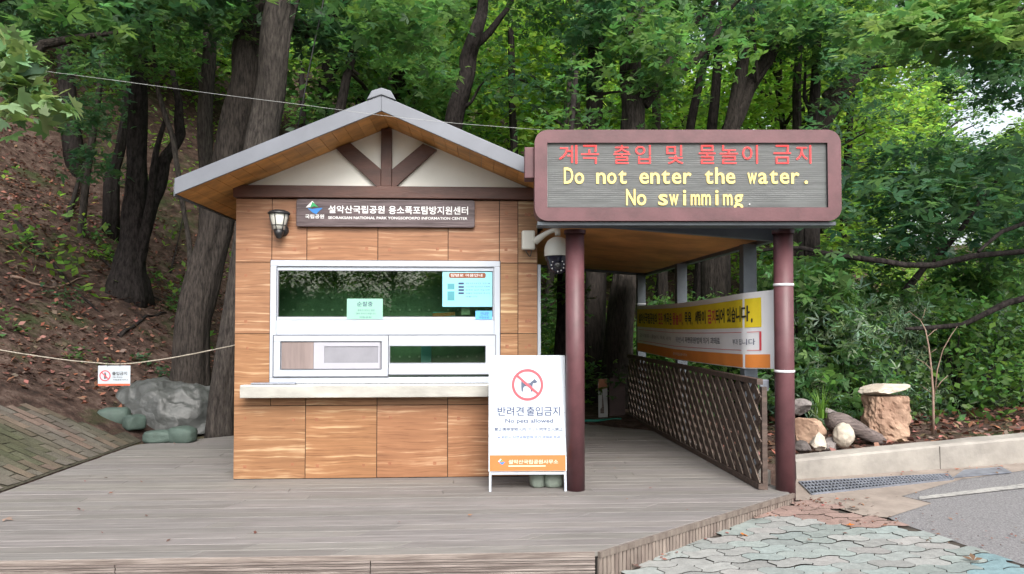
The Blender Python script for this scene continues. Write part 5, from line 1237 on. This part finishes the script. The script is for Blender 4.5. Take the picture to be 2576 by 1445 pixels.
tree('pale_maple', 'maple with fresh pale green leaves in the upper right corner', 7.4, [[(2900, 1050, 70), (2860, 500, 56), (2780, 150, 40), (2640, 30, 24), (2500, 20, 14), (2380, 50, 8), (2300, 80, 4)]],
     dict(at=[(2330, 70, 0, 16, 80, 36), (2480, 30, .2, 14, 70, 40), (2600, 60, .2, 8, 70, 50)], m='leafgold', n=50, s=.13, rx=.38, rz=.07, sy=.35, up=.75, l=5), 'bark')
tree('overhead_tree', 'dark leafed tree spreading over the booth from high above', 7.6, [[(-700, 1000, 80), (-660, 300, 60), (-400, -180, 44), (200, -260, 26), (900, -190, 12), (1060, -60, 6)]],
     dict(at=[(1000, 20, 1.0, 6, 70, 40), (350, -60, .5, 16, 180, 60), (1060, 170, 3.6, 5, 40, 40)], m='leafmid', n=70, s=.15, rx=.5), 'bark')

for u0, Y0, w0, ln, bm_, lb in ((228, 13.0, 15, .10, 'bark', 'slim grey trunk up the slope left of the twin stemmed tree'), (770, 15.0, 15, -.06, 'barkdark', 'slim dark trunk behind the left slope of the roof'), (1035, 16.0, 17, .05, 'bark', 'slim grey trunk just right of the roof ridge'), (1295, 15.5, 18, -.05, 'barkdark', 'slim dark trunk left of the electronic sign'),
                              (1412, 14.0, 16, .10, 'bark', 'slim trunk rising from the left corner of the electronic sign'), (1722, 13.5, 22, .18, 'barkdark', 'slim dark trunk leaning right behind the middle of the sign'), (2132, 15.0, 17, .05, 'barkdark', 'slim dark trunk beyond the right corner of the sign'), (1655, 13.0, 22, -.04, 'bark', 'slim trunk seen under the canopy between the posts'), (1785, 13.4, 26, .07, 'barkdark', 'slim dark trunk seen above the banner')):
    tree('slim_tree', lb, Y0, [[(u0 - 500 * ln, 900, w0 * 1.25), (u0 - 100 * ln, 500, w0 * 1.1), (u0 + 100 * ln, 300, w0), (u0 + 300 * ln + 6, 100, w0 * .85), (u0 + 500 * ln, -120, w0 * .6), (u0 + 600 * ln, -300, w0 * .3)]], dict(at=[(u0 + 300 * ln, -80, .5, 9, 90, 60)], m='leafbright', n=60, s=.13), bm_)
# generic forest trees further up the hillside
def forest_proto(name, label, seed, H_, R_, m0, n_spr, n_leaf, size, barkm, low=.25):
    rr = random.Random(seed); o = thing(name, label, 'tree', (0, 0, 0), 'forest trees on the hillside')
    m_ = MB(); lean = Vector((rr.uniform(-.12, .12), rr.uniform(-.1, .1), 1)); P_ = [lean * (H_ * t) + Vector((rr.uniform(-.1, .1), rr.uniform(-.1, .1), 0)) for t in (0, .12, .3, .5, .7, .9)]
    P_[0] = Vector((0, 0, -.4)); m_.tube(P_, [.02 * H_ + .03, .017 * H_, .014 * H_, .011 * H_, .007 * H_, .003 * H_], 9, wob=.25, seed=seed)
    C_ = []
    for k_ in range(n_spr):
        t = rr.uniform(low, 1.0); a = rr.uniform(0, 2 * math.pi); r_ = R_ * math.sqrt(rr.uniform(.05, 1)) * (math.sin(math.pi * (.18 + .75 * (t - low) / (1 - low))))
        C_.append(tuple(lean * (H_ * t) + Vector((math.cos(a) * r_, math.sin(a) * r_, rr.uniform(-.2, .2)))))
        if k_ % 4 == 0: m_.tube([lean * (H_ * t * .82), (lean * (H_ * t * .9) + Vector(C_[-1])) / 2, Vector(C_[-1])], [.006 * H_, .004 * H_, .01], 6)
    m_.build('trunk', M[barkm], o, (0, 0, 0))
    foliage_mesh('crown', np.array(C_), n_leaf, size, M[m0], o, (0, 0, 0), .85, .14, 1, .7, .5)  # wider tone spread puts bright light gaps into the leaf colours
    return o
lab = 'leafy forest tree among many on the wooded hillside behind the booth'
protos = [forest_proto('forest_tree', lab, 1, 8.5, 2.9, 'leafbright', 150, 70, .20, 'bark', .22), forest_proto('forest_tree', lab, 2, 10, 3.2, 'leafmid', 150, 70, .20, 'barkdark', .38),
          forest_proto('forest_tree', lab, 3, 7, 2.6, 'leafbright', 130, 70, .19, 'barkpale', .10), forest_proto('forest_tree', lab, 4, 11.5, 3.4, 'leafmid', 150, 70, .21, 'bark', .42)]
spots = []
for _ in range(4000):
    y_ = rnd.uniform(15.5, 46); x_ = rnd.uniform(-.80 * y_ - 2, .78 * y_ + 2)
    uu = 1200 + 1800 * x_ / y_
    if uu > 2180 and (y_ < 30 or rnd.random() < .2): continue
    if 2230 < uu < 2370 or uu > 2450 and y_ < 40 and uu < 2560: continue
    if uu > 2000 and rnd.random() < .4: continue
    if all((x_ - a) ** 2 + (y_ - b) ** 2 > (2.3 + .05 * y_) ** 2 for a, b in spots): spots.append((x_, y_))
    if len(spots) > 78: break
for i, (x_, y_) in enumerate(spots):
    k_ = i if i < 4 else rnd.choice([0, 0, 1, 2, 2, 3])
    if i < 4:
        o = protos[i]; o.location = (x_, y_, tz(x_, y_)); s_ = rnd.uniform(.8, 1.2); o.scale = (s_,) * 3; o.rotation_euler = (0, 0, rnd.uniform(0, 6.28))
    else: dup(protos[k_], (x_, y_, tz(x_, y_)), rnd.uniform(0, 6.28), rnd.uniform(.75, 1.25))
# woods across the road behind the camera (they show in the window glass)
for i in range(34):
    a = rad(96 + i * 5.1); r_ = rnd.uniform(30, 36); x_, y_ = math.sin(a) * r_ * 1.3, math.cos(a) * r_ - 2
    dup(protos[rnd.choice([0, 2])], (x_, y_, tz(x_, y_)), rnd.uniform(0, 6.28), rnd.uniform(.95, 1.35), 'forest tree across the road reflected in the booth window', 'trees across the road')

# undergrowth on the hill: one mass
P_ = []
for _ in range(2600):
    y_ = 10.8 + 26 * rnd.random() ** 1.4; x_ = rnd.uniform(-.8 * y_, .8 * y_)
    if x_ < -2.6 and y_ < 16 and rnd.random() < .9: continue
    P_.append((x_, y_, tz(x_, y_) + rnd.uniform(.1, .7)))
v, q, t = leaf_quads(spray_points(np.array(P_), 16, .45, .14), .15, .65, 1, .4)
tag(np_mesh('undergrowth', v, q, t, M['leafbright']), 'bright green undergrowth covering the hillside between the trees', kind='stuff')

# roadside shrubs
def shrub_proto(seed, m0, n_, H_, R_, size, lobes, label, name='roadside_shrub', up=.45, asp=.55):
    rr = random.Random(seed); o = thing(name, label, 'shrub', (0, 0, 0), 'shrubs behind the concrete wall'); C_ = []
    m_ = MB()
    for k_ in range(n_):
        a = rr.uniform(0, 6.28); t = rr.uniform(.08, 1); r_ = R_ * math.sqrt(rr.random()) * (1.05 - .6 * t); C_.append((math.cos(a) * r_, math.sin(a) * r_, H_ * t))
        if k_ % 5 == 0: m_.tube([(0, 0, -.1), (math.cos(a) * r_ * .4, math.sin(a) * r_ * .4, H_ * t * .6), C_[-1]], [.014, .009, .003], 5)
    m_.build('stem', M['barkdark'], o, (0, 0, 0))
    foliage_mesh('foliage', np.array(C_), 26, size, M[m0], o, (0, 0, 0), .22, .12, lobes, up, .5, asp); return o
sh = [shrub_proto(1, 'leafmid', 90, 1.5, .85, .11, 3, 'x', up=.6), shrub_proto(2, 'leafsilver', 80, 1.25, .65, .10, 3, 'x', up=.25, asp=.26), shrub_proto(3, 'leafshrub', 90, 1.2, .85, .085, 1, 'x', up=.55)]
place = [(0, 2010, 1010, 8.2, 'deep green shrub rising just behind the right maroon column'), (1, 2065, 1000, 8.0, 'silvery shrub behind the grass tuft'), (2, 2135, 1020, 8.1, 'bright green shrub left of the upright rock'), (0, 2200, 1010, 8.9, 'tall deep green shrub behind the upright rock'),
         (1, 2255, 1030, 8.3, 'silvery feathered shrub just right of the balanced flat stone'), (0, 2320, 1040, 8.8, 'deep green shrub behind the bare sapling'), (2, 2400, 1050, 8.2, 'bright green shrub right of the bare sapling'), (1, 2470, 1050, 8.5, 'silvery shrub above the red soil by the road bend'), (2, 2560, 1050, 8.4, 'bright green shrub at the right edge above the wall'),
         (0, 2440, 1000, 9.8, 'deep green shrub in the second row behind the silvery one'), (0, 2120, 980, 10.2, 'deep green shrub in the back row near the railing'), (2, 2640, 1040, 8.6, 'bright green shrub half cut by the right edge'), (0, 2560, 1000, 10.2, 'deep green shrub in the back row by the right edge'), (2, 2290, 1000, 10.4, 'bright green shrub in the back row behind the sapling'), (0, 1740, 960, 10.6, 'deep green shrub behind the lattice railing'), (2, 1860, 980, 9.6, 'bright green shrub behind the middle of the banner'), (2, 1600, 960, 11.4, 'bright green shrub beyond the far end of the walkway'), (2, 1400, 960, 11.6, 'bright green shrub glimpsed between the booth and the maroon column'), (2, 1690, 900, 12.0, 'bright green shrub beyond the far canopy posts'), (2, 1480, 940, 12.4, 'bright green shrub between the two brown trunks at the walkway end')]
used = set()
for k_, u, v, Y_, lb in place:
    p = at(u, v, Y_); z_ = tz(p.x, p.y); sc = rnd.uniform(.85, 1.2)
    if k_ in used: dup(sh[k_], (p.x, p.y, z_), rnd.uniform(0, 6), sc, lb)
    else: used.add(k_); sh[k_].location = (p.x, p.y, z_); sh[k_]['label'] = lb; sh[k_].scale = (sc,) * 3

for i in range(46):
    a = rad(100 + i * 3.6); r_ = rnd.uniform(25, 29); x_, y_ = math.sin(a) * r_ * 1.3, math.cos(a) * r_ - 2
    dup(sh[rnd.choice([0, 2])], (x_, y_, tz(x_, y_)), rnd.uniform(0, 6), rnd.uniform(2.2, 3.0), 'large green shrub across the road reflected in the booth window', 'shrubs across the road')
# plants on the left slope
def fern(name, label, u, v, Y_, n_, R_, m0='leafmid', size=.09, hz=.12):
    p = at(u, v, Y_); z_ = tz(p.x, p.y); C_ = [(p.x + rnd.gauss(0, R_), p.y + rnd.gauss(0, R_), 0) for _ in range(n_)]; C_ = [(a, b, tz(a, b) + rnd.uniform(.05, hz)) for a, b, _ in C_]
    v_, q_, t_ = leaf_quads(spray_points(np.array(C_), 16, .16, .05), size, .7, 1, .3); tag(np_mesh(name, v_, q_, t_, M[m0], None, (p.x, p.y, z_)), label, 'plant')
fern('low_plant', 'low green plant at the left edge of the slope', 8, 860, 8.6, 5, .12)
fern('low_plant', 'pale green weed patch low on the slope above the rope sign', 195, 875, 9.0, 4, .1, 'leafmid', .07)
fern('low_plant', 'small green plant high on the bare slope', 85, 590, 11.5, 5, .14)
fern('low_plant', 'spreading green fern by the twin stemmed tree', 290, 500, 13.0, 7, .18, 'leafmid', .11, .3)
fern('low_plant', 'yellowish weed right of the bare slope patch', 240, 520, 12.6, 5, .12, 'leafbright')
fern('low_plant', 'green weed below the twin stemmed tree', 150, 770, 10.2, 4, .13, 'leafdark')
fern('low_plant', 'leafy green bush between the booth and the leaning trunk', 470, 520, 12.2, 10, .22, 'leafmid', .11, .6)
fern('low_plant', 'green creeper at the foot of the massive leaning trunk', 400, 800, 9.8, 5, .12, 'leafdark')
# roots and fallen branches on the slope
for k_, (pts, r_, lb) in enumerate(((((40, 560), (110, 640), (190, 735), (250, 790)), .035, 'long dark fallen branch lying down the brown slope'), (((170, 560), (200, 470), (215, 445)), .05, 'broken dark stump sticking out of the slope'), (((240, 640), (330, 720), (420, 770)), .028, 'fallen branch below the twin stemmed tree'), (((430, 690), (455, 600), (470, 520)), .02, 'thin dead stick leaning near the booth corner'), (((30, 700), (130, 730), (220, 700)), .022, 'pale dead stick lying across the slope'), (((300, 850), (370, 800), (420, 790)), .03, 'exposed root by the massive leaning trunk'))):
    m_ = MB(); P_ = []
    n_ = 9
    for j in range(n_):
        t = j / (n_ - 1) * (len(pts) - 1); u = np.interp(t, range(len(pts)), [p[0] for p in pts]); v = np.interp(t, range(len(pts)), [p[1] for p in pts])
        d = ray(u, v); best = None
        for s_ in np.arange(6, 22, .04):
            p = CAM + d * (s_ / d.y)
            if p.z < tz(p.x, p.y): best = p; break
        if best is not None: P_.append(best + Vector((0, -.02, .02 + .02 * math.sin(j * 2) + (.30 * j / 8 if k_ in (1, 3) else 0))))
    if len(P_) > 2: m_.tube(P_, [r_ * (1 - .7 * j / len(P_)) for j in range(len(P_))], 7, wob=.4, seed=k_); tag(m_.build('fallen_branch', M['barkdark'] if k_ != 4 else M['twig'], base=(0, 0, 0)), lb, 'branch')

# leaf litter
P_ = []
while len(P_) < 15000:
    y_ = rnd.uniform(7.0, 16); x_ = rnd.uniform(-12, -2.2)
    if x_ > -3.7 - max(0, 8.6 - y_) * 1.0 or (x_ > -3.7 and y_ < 8.7): continue
    P_.append((x_, y_, tz(x_, y_) + .012))
while len(P_) < 18500:
    y_ = rnd.uniform(5.9, 9.6); x_ = rnd.uniform(2.45, 7)
    dd = (x_ - WA.x) * wnor.x + (y_ - WA.y) * wnor.y
    if dd < .2: continue
    P_.append((x_, y_, tz(x_, y_) + .012))
v, q, t = leaf_quads(np.array(P_), .075, .72, 1, .55, .6, 0, .5)
tag(np_mesh('leaf_litter', v, q, t, M['litter']), 'brown leaf litter covering the slope and the roadside bed', kind='stuff')
P_ = []
for u, v, n_, sp_ in ((2420, 1180, 60, .5), (2300, 1190, 30, .4), (1960, 1268, 50, .16), (1870, 1312, 30, .14), (2110, 1272, 45, .22), (1760, 1352, 24, .12), (1650, 1405, 20, .12), (2230, 1310, 30, .25), (2480, 1360, 25, .3)):
    p = gp(u, v)
    for _ in range(n_):
        q = p + Vector((rnd.gauss(0, sp_), rnd.gauss(0, sp_ * .35), 0)); dd = (q.x - WA.x) * wnor.x + (q.y - WA.y) * wnor.y
        if dd > -.02 and q.x > 2.6 or (q - DF0).dot(do) < .03: continue
        P_.append((q.x, q.y, gz(q.x, q.y) + .022))
for _ in range(45):
    x_, y_ = rnd.uniform(-3.4, 2.2), rnd.uniform(4.2, 8.0)
    if x_ < xr(y_) - .1 and not (XL - .05 < x_ < XR + .05 and y_ > YB - .05): P_.append((x_, y_, .012))
v, q, t = leaf_quads(np.array(P_), .030, .8, 1, .6, .6, 0, .6)
tag(np_mesh('leaf_debris', v, q, t, M['litter']), 'small dry leaf crumbs gathered along the deck edge, pavers and wall foot', kind='stuff')
# fallen leaves on the pavers
m_or = leafmat('orange_leaf', (.55, .20, .02), (.4, .15, .02), .2)
for u, v, s_, mm, lb in ((1712, 1371, .075, m_or, 'orange fallen leaf against the slanted deck skirt'), (1862, 1341, .06, m_or, 'dull orange leaf on the pavers below the deck edge'), (1600, 1425, .05, M['litter'], 'small brown leaf on the pavers near the deck corner'), (2155, 1280, .09, M['litter'], 'curled brown leaf on the reddish pavers'), (2055, 1255, .06, M['litter'], 'dry leaf at the foot of the right column'), (1905, 1300, .06, M['litter'], 'brown leaf in the angle of the deck skirt'), (2140, 1322, .05, m_or, 'tiny red leaf where the red pavers end'), (2450, 1410, .06, M['litter'], 'dry leaf on the blue pavers near the road edge'), (2040, 1360, .04, M['litter'], 'small leaf in the middle of the blue pavers'), (12, 1305, .05, M['twig'], 'pale leaf on the deck at the left edge'), (1178, 1296, .03, m_or, 'tiny orange leaf on the deck before the booth')):
    p = gp(u, v, .03) if u > 1500 else gr(u, v, .012)
    vv, q, t = leaf_quads(np.array([tuple(p)]), s_, .85, 3, .2); tag(np_mesh('fallen_leaf', vv, q, t, mm, None, tuple(p)), lb, 'leaf', 'fallen leaves on the paving')
